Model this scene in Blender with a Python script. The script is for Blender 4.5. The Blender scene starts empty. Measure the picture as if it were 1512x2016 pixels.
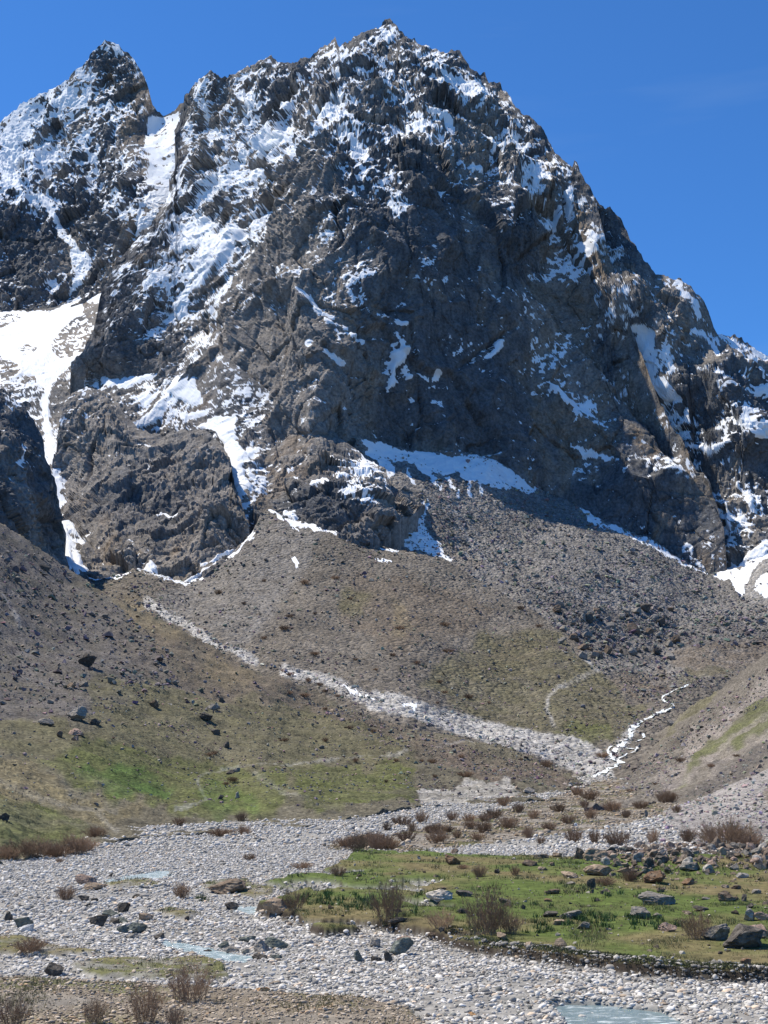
import bpy, math, random
import numpy as np
F32 = np.float32
random.seed(7); RNG = np.random.default_rng(11)

# ------------------------------------------------------------------ camera, sky, sun, exposure
scn = bpy.context.scene
COL = scn.collection
PX_W, PX_H, PX_F = 1512.0, 2016.0, 2696.0        # photograph size and focal length in its pixels
PITCH = math.radians(10.3); EYE = 6.8
CAM = np.array([0.0, 0.0, EYE])
cam_d = bpy.data.cameras.new("camera"); cam = bpy.data.objects.new("camera", cam_d); COL.objects.link(cam)
cam.location = CAM; cam.rotation_euler = (math.pi / 2 + PITCH, 0, 0)
cam_d.sensor_fit = 'VERTICAL'; cam_d.sensor_height = 24.0; cam_d.lens = 24.0 * PX_F / PX_H
cam_d.clip_start = 0.5; cam_d.clip_end = 20000
scn.camera = cam
SUN_EL, SUN_AZ = math.radians(58), math.radians(-65)     # azimuth measured from +Y towards +X
SUN = np.array([math.sin(SUN_AZ) * math.cos(SUN_EL), math.cos(SUN_AZ) * math.cos(SUN_EL), math.sin(SUN_EL)])
world = bpy.data.worlds.new("World"); scn.world = world; world.use_nodes = True
wn = world.node_tree.nodes; wl = world.node_tree.links
bg = wn["Background"]; sky = wn.new("ShaderNodeTexSky"); sky.sky_type = 'NISHITA'; sky.sun_disc = False
sky.sun_elevation = SUN_EL; sky.sun_rotation = SUN_AZ; sky.altitude = 2600; sky.air_density = 1.0; sky.dust_density = 0.2; sky.ozone_density = 2.5
tint = wn.new("ShaderNodeMix"); tint.data_type = 'RGBA'; tint.blend_type = 'MULTIPLY'; tint.inputs[0].default_value = 1.0
tint.inputs[7].default_value = (0.41, 0.86, 1.30, 1)      # thin, dry mountain air: a deeper blue
wl.new(sky.outputs[0], tint.inputs[6])
wc = wn.new("ShaderNodeTexCoord"); wm = wn.new("ShaderNodeMapping"); wm.inputs["Rotation"].default_value = (0, 0.5, 0.2); wm.inputs["Scale"].default_value = (2.0, 2.0, 14.0)
wz = wn.new("ShaderNodeTexNoise"); wz.inputs["Scale"].default_value = 1.6; wz.inputs["Detail"].default_value = 5; wr = wn.new("ShaderNodeMapRange"); wr.inputs[1].default_value = 0.55; wr.inputs[2].default_value = 0.85; wr.inputs[4].default_value = 0.13
wv = wn.new("ShaderNodeMix"); wv.data_type = 'RGBA'; wv.inputs[7].default_value = (3.2, 4.2, 5.2, 1)      # thin wisps of high cloud
wl.new(wc.outputs["Generated"], wm.inputs[0]); wl.new(wm.outputs[0], wz.inputs["Vector"]); wl.new(wz.outputs["Fac"], wr.inputs[0]); wl.new(wr.outputs[0], wv.inputs[0]); wl.new(tint.outputs[2], wv.inputs[6]); wl.new(wv.outputs[2], bg.inputs[0]); bg.inputs[1].default_value = 0.115
sun_d = bpy.data.lights.new("sun", 'SUN'); sun_d.energy = 5.0; sun_d.angle = math.radians(0.53); sun_d.color = (1.0, 0.92, 0.78)
sun_o = bpy.data.objects.new("sun", sun_d); COL.objects.link(sun_o); sun_o.location = (-300, 300, 900)
sun_o.rotation_euler = (math.pi / 2 - SUN_EL, 0, math.atan2(SUN[0], -SUN[1]))
scn.view_settings.view_transform = 'Standard'; scn.view_settings.look = 'None'
scn.view_settings.exposure = 0.32; scn.view_settings.gamma = 1.0
scn.cycles.max_bounces = 6; scn.cycles.diffuse_bounces = 2

# ------------------------------------------------------------------ numpy noise
_r = np.random.default_rng(3)
_PERM = _r.permutation(256).astype(np.int32); _PERM = np.concatenate([_PERM, _PERM, _PERM])
_G = _r.normal(size=(256, 3)).astype(F32); _G /= np.linalg.norm(_G, axis=1, keepdims=True)
def gn(p):
    """gradient noise, about -1..1, of an (N,3) array"""
    p = np.asarray(p, F32); i = np.floor(p); f = p - i; i = i.astype(np.int32) & 255
    w = f * f * f * (f * (f * 6 - 15) + 10)
    h = lambda a, b, c: _PERM[_PERM[_PERM[(i[:, 0] + a) & 255] + ((i[:, 1] + b) & 255)] + ((i[:, 2] + c) & 255)]
    def g(a, b, c):
        v = _G[h(a, b, c)]
        return v[:, 0] * (f[:, 0] - a) + v[:, 1] * (f[:, 1] - b) + v[:, 2] * (f[:, 2] - c)
    x = w[:, 0]; y = w[:, 1]; z = w[:, 2]
    L = lambda a, b, t: a + t * (b - a)
    return 1.7 * L(L(L(g(0, 0, 0), g(1, 0, 0), x), L(g(0, 1, 0), g(1, 1, 0), x), y),
                   L(L(g(0, 0, 1), g(1, 0, 1), x), L(g(0, 1, 1), g(1, 1, 1), x), y), z)
def fbm(p, octv=4, gain=0.5):
    s = 0; a = 1.0; p = np.asarray(p, F32)
    for k in range(octv):
        s = s + a * gn(p); p = p * F32(2.07) + F32(17.3); a *= gain
    return s
def ridged(p, octv=4, gain=0.5):
    s = 0; a = 1.0; w = 1.0; p = np.asarray(p, F32)
    for k in range(octv):
        n = 1 - np.abs(gn(p)); n = n * n
        s = s + a * n * w; w = np.clip(n * 1.4, 0, 1); p = p * F32(2.07) + F32(9.1); a *= gain
    return s
def sstep(a, b, x):
    t = np.clip((x - a) / (b - a), 0, 1); return t * t * (3 - 2 * t)
def mix(a, b, t): return a + (b - a) * t
def uv3(u, v, s, o=0.0):
    return np.stack([np.asarray(u) / s, np.asarray(v) / s, np.full(np.shape(u), 3.7 + o)], 1)

# ------------------------------------------------------------------ photograph pixel <-> place
SP, CP = math.sin(PITCH), math.cos(PITCH)
def ray(u, v):
    x = (np.asarray(u, float) - PX_W / 2) / PX_F; y = (PX_H / 2 - np.asarray(v, float)) / PX_F
    d = np.stack([x, CP - y * SP, SP + y * CP], -1)
    return d / np.hypot(d[..., 0], d[..., 1])[..., None]
def at(u, v, d): return CAM + ray(u, v) * np.asarray(d, float)[..., None]
def project(P):
    q = P - CAM; f = q[..., 1] * CP + q[..., 2] * SP; up = -q[..., 1] * SP + q[..., 2] * CP
    f = np.maximum(f, 1e-3)
    return PX_W / 2 + PX_F * q[..., 0] / f, PX_H / 2 - PX_F * up / f
def tps(ctrl, lam=2e-4, log=True):
    c = np.array(ctrl, float); X = c[:, :2] / 400.0; y = np.log(c[:, 2]) if log else c[:, 2]
    n = len(X); r = np.linalg.norm(X[:, None] - X[None], axis=2); K = np.where(r > 0, r * r * np.log(r + 1e-12), 0) + lam * np.eye(n)
    Q = np.hstack([np.ones((n, 1)), X]); A = np.block([[K, Q], [Q.T, np.zeros((3, 3))]])
    w = np.linalg.solve(A, np.concatenate([y, np.zeros(3)]))
    def f(u, v):
        sh = np.shape(u); U = np.stack([np.ravel(u), np.ravel(v)], 1) / 400.0; out = np.empty(len(U))
        for s in range(0, len(U), 60000):
            R = np.linalg.norm(U[s:s + 60000, None] - X[None], axis=2)
            out[s:s + 60000] = (R * R * np.log(R + 1e-12)) @ w[:n] + w[n] + U[s:s + 60000] @ w[n + 1:]
        return (np.exp(out) if log else out).reshape(sh)
    return f
def shepard(ctrl, power=2.5):
    c = np.array(ctrl, float)
    def f(u, v):
        u = np.ravel(u); v = np.ravel(v); out = np.empty(len(u))
        for s in range(0, len(u), 60000):
            d2 = (u[s:s + 60000, None] - c[None, :, 0]) ** 2 + (v[s:s + 60000, None] - c[None, :, 1]) ** 2 + 150
            w = d2 ** (-power / 2 - .5); out[s:s + 60000] = (w @ c[:, 2]) / w.sum(1)
        return out
    return f
def inpoly(u, v, poly):
    p = np.array(poly, float); r = np.zeros(len(u), bool); x0, y0 = p[-1]
    for x1, y1 in p:
        if y1 != y0:
            c = (y1 > v) != (y0 > v)
            r ^= c & (u < (x0 - x1) * (v - y1) / (y0 - y1) + x1)
        x0, y0 = x1, y1
    return r
def linedist(u, v, line):
    p = np.array(line, float); best = np.full(len(u), 1e9)
    for (x0, y0), (x1, y1) in zip(p[:-1], p[1:]):
        dx, dy = x1 - x0, y1 - y0; t = np.clip(((u - x0) * dx + (v - y0) * dy) / (dx * dx + dy * dy + 1e-9), 0, 1)
        best = np.minimum(best, np.hypot(u - x0 - t * dx, v - y0 - t * dy))
    return best
def jitter(u, v, a1=7, s1=26, a2=4, s2=8):
    """ragged outlines: the pixel shifted by two sizes of noise"""
    return (u + a1 * gn(uv3(u, v, s1)) + a2 * gn(uv3(u, v, s2, 5)), v + a1 * gn(uv3(u, v, s1, 9)) * .8 + a2 * gn(uv3(u, v, s2, 14)) * .8)
def patches(u, v, items, **k):
    """items: list of point lists; closed outline when the last item is 'f', else (line, width)"""
    m = np.zeros(len(u), bool); ju, jv = jitter(u, v, **k)
    for it in items:
        if it[0] in ('f', 'F'): m |= inpoly(ju, jv, it[1])
        else: m |= linedist(ju, jv, it[1]) < it[0]
    return m

# ------------------------------------------------------------------ materials
def nd(nt, t, **kw):
    n = nt.nodes.new(t)
    for a, b in kw.items(): setattr(n, a, b)
    return n
def terrain_mat(name, fine=0.6, bump=0.5, dist=0.6, var=0.45, snow=False, cells=0.0, cell_bump=0.0, rough=0.95):
    m = bpy.data.materials.new(name); m.use_nodes = True; nt = m.node_tree; L = nt.links
    b = nt.nodes["Principled BSDF"]; b.inputs["Roughness"].default_value = rough; b.inputs["Specular IOR Level"].default_value = 0.15
    at_ = nd(nt, "ShaderNodeAttribute", attribute_name="col"); tc = nd(nt, "ShaderNodeTexCoord")
    n1 = nd(nt, "ShaderNodeTexNoise"); n1.inputs["Scale"].default_value = fine; n1.inputs["Detail"].default_value = 5; n1.inputs["Roughness"].default_value = 0.65
    L.new(tc.outputs["Object"], n1.inputs["Vector"])
    mr = nd(nt, "ShaderNodeMapRange"); mr.inputs[1].default_value = 0.28; mr.inputs[2].default_value = 0.72
    mr.inputs[3].default_value = 1 - var; mr.inputs[4].default_value = 1 + var; L.new(n1.outputs["Fac"], mr.inputs[0])
    val = mr.outputs[0]
    hgt = n1.outputs["Fac"]
    if cells:
        vo = nd(nt, "ShaderNodeTexVoronoi"); vo.inputs["Scale"].default_value = cells; L.new(tc.outputs["Object"], vo.inputs["Vector"])
        sep = nd(nt, "ShaderNodeSeparateColor"); L.new(vo.outputs["Color"], sep.inputs[0])
        m2 = nd(nt, "ShaderNodeMapRange"); m2.inputs[3].default_value = 0.72; m2.inputs[4].default_value = 1.32; L.new(sep.outputs[0], m2.inputs[0])
        mu = nd(nt, "ShaderNodeMath", operation='MULTIPLY'); L.new(val, mu.inputs[0]); L.new(m2.outputs[0], mu.inputs[1]); val = mu.outputs[0]
        ma = nd(nt, "ShaderNodeMath", operation='MULTIPLY_ADD'); L.new(vo.outputs["Distance"], ma.inputs[0]); ma.inputs[1].default_value = -cell_bump; L.new(n1.outputs["Fac"], ma.inputs[2]); hgt = ma.outputs[0]
    vm = nd(nt, "ShaderNodeVectorMath", operation='SCALE'); L.new(at_.outputs["Color"], vm.inputs[0]); L.new(val, vm.inputs["Scale"])
    bp = nd(nt, "ShaderNodeBump"); bp.inputs["Distance"].default_value = dist; L.new(hgt, bp.inputs["Height"])
    bp.inputs["Strength"].default_value = bump
    colour = vm.outputs[0]
    if snow:
        sa = nd(nt, "ShaderNodeAttribute", attribute_name="snow")
        n2 = nd(nt, "ShaderNodeTexNoise"); n2.inputs["Scale"].default_value = 0.35; n2.inputs["Detail"].default_value = 5; n2.inputs["Roughness"].default_value = 0.7
        L.new(tc.outputs["Object"], n2.inputs["Vector"])
        ad = nd(nt, "ShaderNodeMath", operation='MULTIPLY_ADD'); L.new(n2.outputs["Fac"], ad.inputs[0]); ad.inputs[1].default_value = 0.9; L.new(sa.outputs["Fac"], ad.inputs[2])
        sm = nd(nt, "ShaderNodeMapRange"); sm.interpolation_type = 'SMOOTHSTEP'; sm.inputs[1].default_value = 0.83; sm.inputs[2].default_value = 1.07; L.new(ad.outputs[0], sm.inputs[0])
        mx = nd(nt, "ShaderNodeMix", data_type='RGBA'); L.new(sm.outputs[0], mx.inputs[0]); L.new(colour, mx.inputs[6]); mx.inputs[7].default_value = (0.80, 0.82, 0.84, 1)
        colour = mx.outputs[2]
        st = nd(nt, "ShaderNodeMapRange"); st.inputs[3].default_value = bump; st.inputs[4].default_value = bump * 0.12; L.new(sm.outputs[0], st.inputs[0]); L.new(st.outputs[0], bp.inputs["Strength"])
    L.new(colour, b.inputs["Base Color"]); L.new(bp.outputs[0], b.inputs["Normal"])
    return m
M_ROCK = terrain_mat("cliff rock with snow", fine=0.5, bump=0.75, dist=1.6, var=0.5, snow=True)
M_TALUS = terrain_mat("stony slope", fine=0.9, bump=0.8, dist=0.9, var=0.5, snow=True, cells=0.55, cell_bump=1.6)
M_HILL = terrain_mat("grassy stony hillside", fine=2.3, bump=0.7, dist=0.25, var=0.6, snow=True, cells=1.6, cell_bump=0.8)
M_FLOOR = terrain_mat("valley floor", fine=2.2, bump=0.6, dist=0.12, var=0.4)

# ------------------------------------------------------------------ meshes
def mesh_obj(name, V, Fq, mat, smooth=True, parent=None, attrs=None):
    me = bpy.data.meshes.new(name); V = np.ascontiguousarray(V, F32); Fq = np.ascontiguousarray(Fq, np.int32); k = Fq.shape[1]
    me.vertices.add(len(V)); me.vertices.foreach_set("co", V.ravel())
    me.loops.add(Fq.size); me.loops.foreach_set("vertex_index", Fq.ravel())
    me.polygons.add(len(Fq)); me.polygons.foreach_set("loop_start", np.arange(0, Fq.size, k, dtype=np.int32))
    me.polygons.foreach_set("use_smooth", np.full(len(Fq), smooth))
    for an, arr in (attrs or {}).items():
        if arr.ndim == 2:
            a = me.attributes.new(an, 'FLOAT_COLOR', 'POINT'); a.data.foreach_set("color", np.hstack([arr, np.ones((len(arr), 1))]).astype(F32).ravel())
        else:
            a = me.attributes.new(an, 'FLOAT', 'POINT'); a.data.foreach_set("value", arr.astype(F32))
    me.materials.append(mat); me.update(calc_edges=True); me.validate()
    o = bpy.data.objects.new(name, me); COL.objects.link(o)
    if parent: o.parent = parent
    return o
def grid_faces(nr, nc):
    i = np.arange(nr * nc).reshape(nr, nc)
    return np.stack([i[:-1, :-1].ravel(), i[1:, :-1].ravel(), i[1:, 1:].ravel(), i[:-1, 1:].ravel()], 1)
def grid_normals(P):
    du = np.gradient(P, axis=1); dv = np.gradient(P, axis=0)
    n = np.cross(dv, du); n /= np.linalg.norm(n, axis=2, keepdims=True) + 1e-9
    return n

SURF = {}
class Surf: pass
def surface(name, top, bot, ctrl, du, dv, relief, paint, mat, back=(6, 10.0, 0.9), rag=2.0, lam=2e-4, skirt=(8.0, 30.0), foot=False):
    """a piece of the mountain side: top outline, bottom line, distances at some points, a relief and a paint function"""
    top = np.array(top, float); bot = np.array(bot, float)
    for side in (0, -1):      # land goes on beyond the edges of the photograph
        if abs(top[side, 0] - 756) > 790:
            e = 1 if side else -1
            def more(a, k):
                j = -2 if side else 1; sl = (a[side, 1] - a[j, 1]) / (a[side, 0] - a[j, 0]); q = np.array([[a[side, 0] + e * 280, a[side, 1] + e * 280 * np.clip(sl, -.8, .8) * k]])
                return np.concatenate([a, q]) if side else np.concatenate([q, a])
            top = more(top, .7); bot = more(bot, .4)
    ua = np.arange(top[0, 0], top[-1, 0] + .5, .5); sl_ = np.abs(np.gradient(np.interp(ua, top[:, 0], top[:, 1]), ua))   # more columns where the outline is steep
    sl_ = np.convolve(np.pad(sl_, 6, mode='edge'), np.ones(13) / 13, 'valid'); cum = np.concatenate([[0], np.cumsum(np.maximum(1, sl_ / 2.2)[1:] * .5 / du)])
    us = np.interp(np.arange(0, cum[-1], 1.0), cum, ua); nc = len(us)
    vt = np.interp(us, top[:, 0], top[:, 1]); vb = np.interp(us, bot[:, 0], bot[:, 1])
    if rag: vt = vt + .6 * rag * (gn(uv3(us, us * 0, 14)) + gn(uv3(us, us * 0 + 50, 5))) - 1.6 * rag * np.maximum(1 - 2.6 * np.abs(gn(uv3(us, us * 0 + 90, 17))), 0)
    vb = np.maximum(vb, vt + 6)
    nr = int(np.percentile(vb - vt, 75) / dv) + 2
    T = np.linspace(0, 1, nr)[:, None]; V = vt[None] + T * (vb - vt)[None]; U = np.repeat(us[None], nr, 0)
    f = tps(ctrl, lam); D = f(U, V)
    if foot:     # the foot runs out onto the valley floor
        r2 = ray(us, vb)[:, 2]; d0 = np.full(nc, 120.0)
        for _ in range(30): d0 = .5 * d0 + .5 * np.clip((np.maximum(d0 - 180, 0) * .0107 - .15 - EYE) / np.minimum(r2, -1e-4), 20, 400)
        D = D * (d0 / D[-1])[None] ** sstep(.25, 1.0, T)
    P = at(U, V, D); N = grid_normals(P)
    nb, st, sl = back
    if nb:   # the far side of the crest, falling away
        h = ray(us, vt); h[:, 2] = 0; k = (np.arange(nb, 0, -1) ** 1.3)[:, None, None] * st
        B = P[0][None] + h[None] * k + np.array([0, 0, -1.0]) * k * sl
        P = np.concatenate([B, P]); Nb = np.repeat(N[:1], nb, 0); N = np.concatenate([Nb, N])
        U = np.concatenate([np.repeat(U[:1], nb, 0), U]); V = np.concatenate([np.repeat(V[:1], nb, 0), V])
    R = P.shape[0]; u = U.ravel(); v = V.ravel(); p = P.reshape(-1, 3); n = N.reshape(-1, 3)
    s = Surf(); s.u, s.v, s.p, s.n, s.shape, s.f, s.clean = u, v, p, n, (R, nc), f, name == 'snow_basin'; s.main = name == 'mountain'; s.name = name; s.rim = 1.0
    s.vt0 = np.tile(vt, R) if False else np.broadcast_to(vt[None], (R, nc)).ravel()
    s.hfr = None; disp = relief(s); ramp = (.28 + .72 * sstep(0, 50, linedist(u, v, np.stack([us, vt], 1)[::6]) if name in ('mountain', 'rock_peak', 'rock_ridge') else v - s.vt0)) if mat is M_ROCK else 1.0; disp = disp * ramp
    if name in ('mountain', 'rock_ridge'): s.rim = .3 + .7 * sstep(3, 17, linedist(u, v, np.stack([us, vt], 1)[::6]))
    q = p + n * disp[:, None]
    s.q = q; s.nn = grid_normals(q.reshape(R, nc, 3)).reshape(-1, 3)
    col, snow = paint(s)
    if s.hfr is not None:      # snow lies smooth over the roughness and has some depth
        k = grow(np.clip(snow, 0, 1), s.shape, 2); q = q + n * ((.6 * k - .48 * k * s.hfr) * ramp)[:, None]
        s.q = q; s.nn = grid_normals(q.reshape(R, nc, 3)).reshape(-1, 3)
    q0 = q.reshape(R, nc, 3); sk = [q0]
    for dz in skirt: sk.append(q0[-1:] - np.array([0, 0, dz]))
    ns = len(skirt); ext = lambda A: np.concatenate([A] + [A[-nc:]] * ns) if ns else A
    o = mesh_obj(name, np.concatenate(sk).reshape(-1, 3), grid_faces(R + ns, nc), mat, smooth=mat is not M_ROCK, attrs=dict(col=ext(col), snow=ext(snow))); o['kind'] = 'structure'
    s.top, s.bot = top, bot; s.obj = o; SURF[name] = s
    g = q.reshape(R, nc, 3)[nb:]; s.grid = g; s.us = us; s.vt, s.vb = vt, vb
    return s
def rgb(*c): return np.array(c, float)[None, :]
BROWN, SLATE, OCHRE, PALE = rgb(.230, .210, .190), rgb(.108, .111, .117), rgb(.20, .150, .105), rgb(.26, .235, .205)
def facets(q, seed=0):
    """angular blocks: every cell of a jittered lattice gets its own tilted face; returns height and edge closeness"""
    q = np.asarray(q, F32); i = np.floor(q).astype(np.int32); best = np.full(len(q), 9, F32); sec = best.copy(); out = np.zeros(len(q), F32)
    for dx in (-1, 0, 1):
        for dy in (-1, 0, 1):
            for dz in (-1, 0, 1):
                c = i + np.array([dx, dy, dz], np.int32); k = c & 255
                h = _PERM[_PERM[_PERM[k[:, 0]] + k[:, 1]] + k[:, 2]]
                off = q - (c + 0.5 + 0.42 * _G[(h + seed) & 255]); d = (off * off).sum(1)
                r = _G[(h * 7 + 31 + seed) & 255]; m = d < best
                sec = np.where(m, best, np.minimum(sec, d)); best = np.where(m, d, best)
                out = np.where(m, (off * r).sum(1) + .35 * r[:, 1], out)
    return out, np.sqrt(sec) - np.sqrt(best)
def boxblur(A, w):
    for ax in (0, 1):
        n = A.shape[ax]; c = np.cumsum(np.concatenate([np.zeros_like(A.take([0], ax)), A], ax), ax); i = np.arange(n); lo = np.maximum(i - w, 0); hi = np.minimum(i + w + 1, n)
        sh = [1, 1]; sh[ax] = n; A = (c.take(hi, ax) - c.take(lo, ax)) / (hi - lo).reshape(sh)
    return A
def localz(a, shape, w):
    A = np.asarray(a, float).reshape(shape); m = boxblur(A, w); v = boxblur(A * A, w) - m * m
    return ((A - m) / np.sqrt(np.maximum(v, 1e-4))).ravel()
def zs(a): return (a - a.mean()) / (a.std() + 1e-9)
def rock_relief(rough, ledge, smooth_items, spur=10.0, scale=1.0, block=1.0, bare=None, steps=(), cuts=()):
    rf = shepard(rough) if not np.isscalar(rough) else (lambda u, v: np.full(len(u), float(rough)))
    def f(s):
        p = s.p.astype(F32) / F32(scale)
        w = np.stack([gn(p / 70), gn(p / 70 + 31), gn(p / 70 + 57)], 1) * 24 + np.stack([gn(p / 19), gn(p / 19 + 13), gn(p / 19 + 43)], 1) * 5
        q = p + w; zm = lambda x: x - x.mean()
        a = zm(ridged(q * F32([1 / 95, 1 / 95, 1 / 210]), 2)) * spur
        b = zm(ridged(q * F32([1 / 36, 1 / 36, 1 / 120]) + 5, 3)) * 5.0
        c = zm(ridged(q * F32([1 / 13, 1 / 13, 1 / 46]) + 7, 4, .55)) * 1.7
        d = fbm(q / F32(5) + 3, 4, .7) * .85 - 1.3 * np.clip(1 - 3.2 * np.abs(gn((p + .25 * w) * F32([1 / 9, 1 / 9, 1 / 70]) + 44)), 0, 1) - .8 * np.clip(1 - 3.5 * np.abs(gn((p + .25 * w) * F32([1 / 4.5, 1 / 4.5, 1 / 40]) + 71)), 0, 1)
        f1, e1 = facets((p + .5 * w) * F32([1 / 17, 1 / 17, 1 / 30])); f2, e2 = facets((p + .3 * w) * F32([1 / 6.5, 1 / 6.5, 1 / 11]), 99)
        f0, e0 = facets((p + .35 * w) * F32([1 / 46, 1 / 46, 1 / 80]), 55); s.big = zm(f0) * 11.0 - (1 - sstep(0, .05, e0)) * 2
        fc = zm(f1) * 4.2 + zm(f2) * 2.0 - (1 - sstep(0, .10, e1)) * .9
        r = rf(s.u, s.v); s.rough = r
        s.sm = patches(s.u, s.v, smooth_items).astype(float) if smooth_items else np.zeros(len(s.u))
        s.snowbase = s.sm
        if bare: s.snowbase = s.sm * (1 - patches(s.u, s.v, bare, a1=9, s1=22, a2=5, s2=7) * sstep(-.35, .05, fbm(p / F32(7) + 61, 3)))
        lg = 0
        if ledge:
            t = (q[:, 2] + 0.30 * q[:, 0] + 9 * gn(p / 45 + 3)) / 15.0; fr = t - np.floor(t)
            lg = ledge * (fr - 0.5) * (0.4 + sstep(-.3, .4, gn(p / 38 + 77)))
            t = (q[:, 2] - 0.5 * q[:, 0] + 5 * gn(p / 30 + 9)) / 6.5; fr = t - np.floor(t)
            lg = lg + ledge * .45 * (fr - 0.5)
        hf = b * .6 + c + d + block * fc + lg; s.hf = hf
        kb = grow(s.sm, s.shape, 3); a = a + s.big * (.12 + .75 * r) * block * (1 - .9 * kb); out = a + (hf + b * .4) * r
        s.hfr = hf * r * scale
        flat = a + b * 0.35 * r
        k = grow(s.sm, s.shape, 3)
        macro = 0
        for depth, poly in steps: macro = macro - depth * grow(patches(s.u, s.v, [('f', poly)], a1=5, s1=30, a2=3, s2=9).astype(float), s.shape, 2)
        for depth, wd, line in cuts:
            ju, jv = jitter(s.u, s.v, 5, 26, 2.5, 8); macro = macro - depth * .55 * (.45 + .55 * sstep(-.2, .3, gn(uv3(s.u, s.v, 30, 21)))) * sstep(wd * 1.6, 0, linedist(ju, jv, line))
        out = out + macro; flat = flat + macro
        return (out * (1 - k) + flat * k) * scale
    return f
def grow(m, shape, n):
    a = m.reshape(shape).astype(float)
    for _ in range(n):
        b = a.copy(); b[1:] += a[:-1]; b[:-1] += a[1:]; b[:, 1:] += a[:, :-1]; b[:, :-1] += a[:, 1:]; a = b / 5
    return a.ravel()
def rock_paint(cover, brown=0.5, ochre=None):
    cf = shepard(cover); bf = shepard(brown) if not np.isscalar(brown) else (lambda u, v: brown)
    of = shepard(ochre) if ochre else None
    def f(s):
        p = s.p.astype(F32)
        n1 = gn(p * F32([1 / 60, 1 / 60, 1 / 140]) + 3); n2 = fbm(p * F32([1 / 14, 1 / 14, 1 / 45]) + 8, 3); n3 = fbm(p / F32(9) + 21, 3)
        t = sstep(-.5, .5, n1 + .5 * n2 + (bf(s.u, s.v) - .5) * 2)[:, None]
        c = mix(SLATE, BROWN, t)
        o = sstep(.25, .8, n2 * .7 + n1 * .5 + (of(s.u, s.v) if of else 0))[:, None]
        c = mix(c, OCHRE, o * .55)
        c = c * (1 + .24 * n3 + .20 * fbm(p * F32([1 / 3.5, 1 / 3.5, 1 / 34]) + 6, 3))[:, None]
        c = mix(c, PALE, sstep(.55, .95, fbm(p / F32(22) + 55, 3))[:, None] * .5)
        cov = np.clip(cf(s.u, s.v) * ((1.12 - .26 * sstep(430, 150, s.v) * sstep(520, 660, s.u)) if s.main else (.8 if s.name == 'rock_ridge' else 1.12)) * s.rim, 0, 1)
        sc = .55 * zs(s.nn[:, 2]) - .50 * zs(s.hf) - .22 * zs(s.nn[:, 0]) + .50 * zs(fbm(p * F32([1 / 30, 1 / 30, 1 / 46]) + 2, 3)) + .72 * zs(fbm(p * F32([1 / 5, 1 / 5, 1 / 6]) + 12, 4, .7))
        sc = localz(sc, s.shape, 45)
        order = np.argsort(sc); rank = np.empty(len(sc)); rank[order] = np.linspace(0, 1, len(sc))
        sn = sstep(-.06, .06, rank - (1 - cov)) * sstep(0.0, .03, cov)
        holes = sstep(1.35, 1.7, zs(fbm(p * F32([1 / 9, 1 / 9, 1 / 12]) + 31, 4)) + .35 * zs(s.hf)) if not s.clean else 0
        sn = np.maximum(sn, s.snowbase * (1 - holes))
        return np.clip(c, .01, 1), sn
    return f
# ------------------------------------------------------------------ the mountain
# left peak with the hanging snow gully
surface("rock_peak",
    [(-60,262),(0,240),(30,214),(60,194),(100,176),(132,160),(150,138),(174,122),(178,104),(196,88),(212,79),(232,90),(248,100),(262,114),(276,138),(285,158),(294,182),(300,206),(308,221),(322,228),(336,224),(348,214),(372,200),(420,190)],
    [(-60,660),(0,645),(100,640),(200,610),(260,520),(300,470),(420,400)],
    [(-60,262,1665),(0,240,1650),(100,176,1640),(212,79,1610),(262,114,1585),(294,182,1555),(308,221,1530),(322,228,1535),(348,214,1500),(420,190,1480),
     (0,400,1500),(60,500,1440),(0,610,1370),(100,605,1365),(200,560,1345),(-60,640,1375),(100,400,1500),(200,350,1490),(250,250,1515),(265,330,1455),(262,420,1385),(280,200,1545),
     (300,260,1520),(325,300,1475),(300,350,1430),(290,430,1365),(350,300,1445),(352,380,1400),(420,300,1430),(420,400,1390),(150,480,1430),(150,250,1580),(60,300,1590)],
    2.4, 2.4,
    rock_relief([(0,250,1),(200,120,1),(100,350,1.1),(60,500,.7),(200,400,1.1),(270,200,.8),(300,300,.1),(320,240,.1)], 3.0,
        [('f',[(291,232),(300,226),(322,230),(340,226),(352,216),(360,235),(350,270),(352,330),(345,365),(318,410),(300,440),(268,465),(272,420),(288,380),(292,330),(285,290)]),
         ('f',[(80,395),(92,400),(150,480),(182,515),(172,545),(130,570),(150,535),(140,500),(105,445)]),
         ('f',[(140,170),(172,175),(160,205),(120,215),(95,235),(110,205)]), ('f',[(150,125),(195,130),(185,155),(150,155)]), ('f',[(218,85),(245,98),(240,104),(222,98)]),
         ('f',[(0,250),(35,225),(60,260),(30,330),(45,390),(20,380),(0,330)])], spur=9),
    rock_paint([(0,260,.75),(30,350,.75),(60,230,.75),(120,200,.7),(150,150,.5),(210,90,.5),(200,140,.45),(250,130,.15),(280,180,.04),(290,260,.03),(250,230,.25),(200,230,.35),(150,280,.5),(90,300,.65),(180,330,.35),(230,300,.25),(120,380,.45),(60,400,.4),(250,380,.4),(200,390,.3),(220,340,.3),(30,450,.03),(60,540,.01),(110,470,.06),(180,450,.12),(230,450,.2),(200,520,.1),(100,560,.2),(240,500,.3),(30,580,.08)], .35,
        [(290,180,.5),(285,230,.5),(250,150,.2),(200,300,-.1),(60,300,-.2)]),
    M_ROCK, back=(8, 14, 1.1), rag=3.0)

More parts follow.
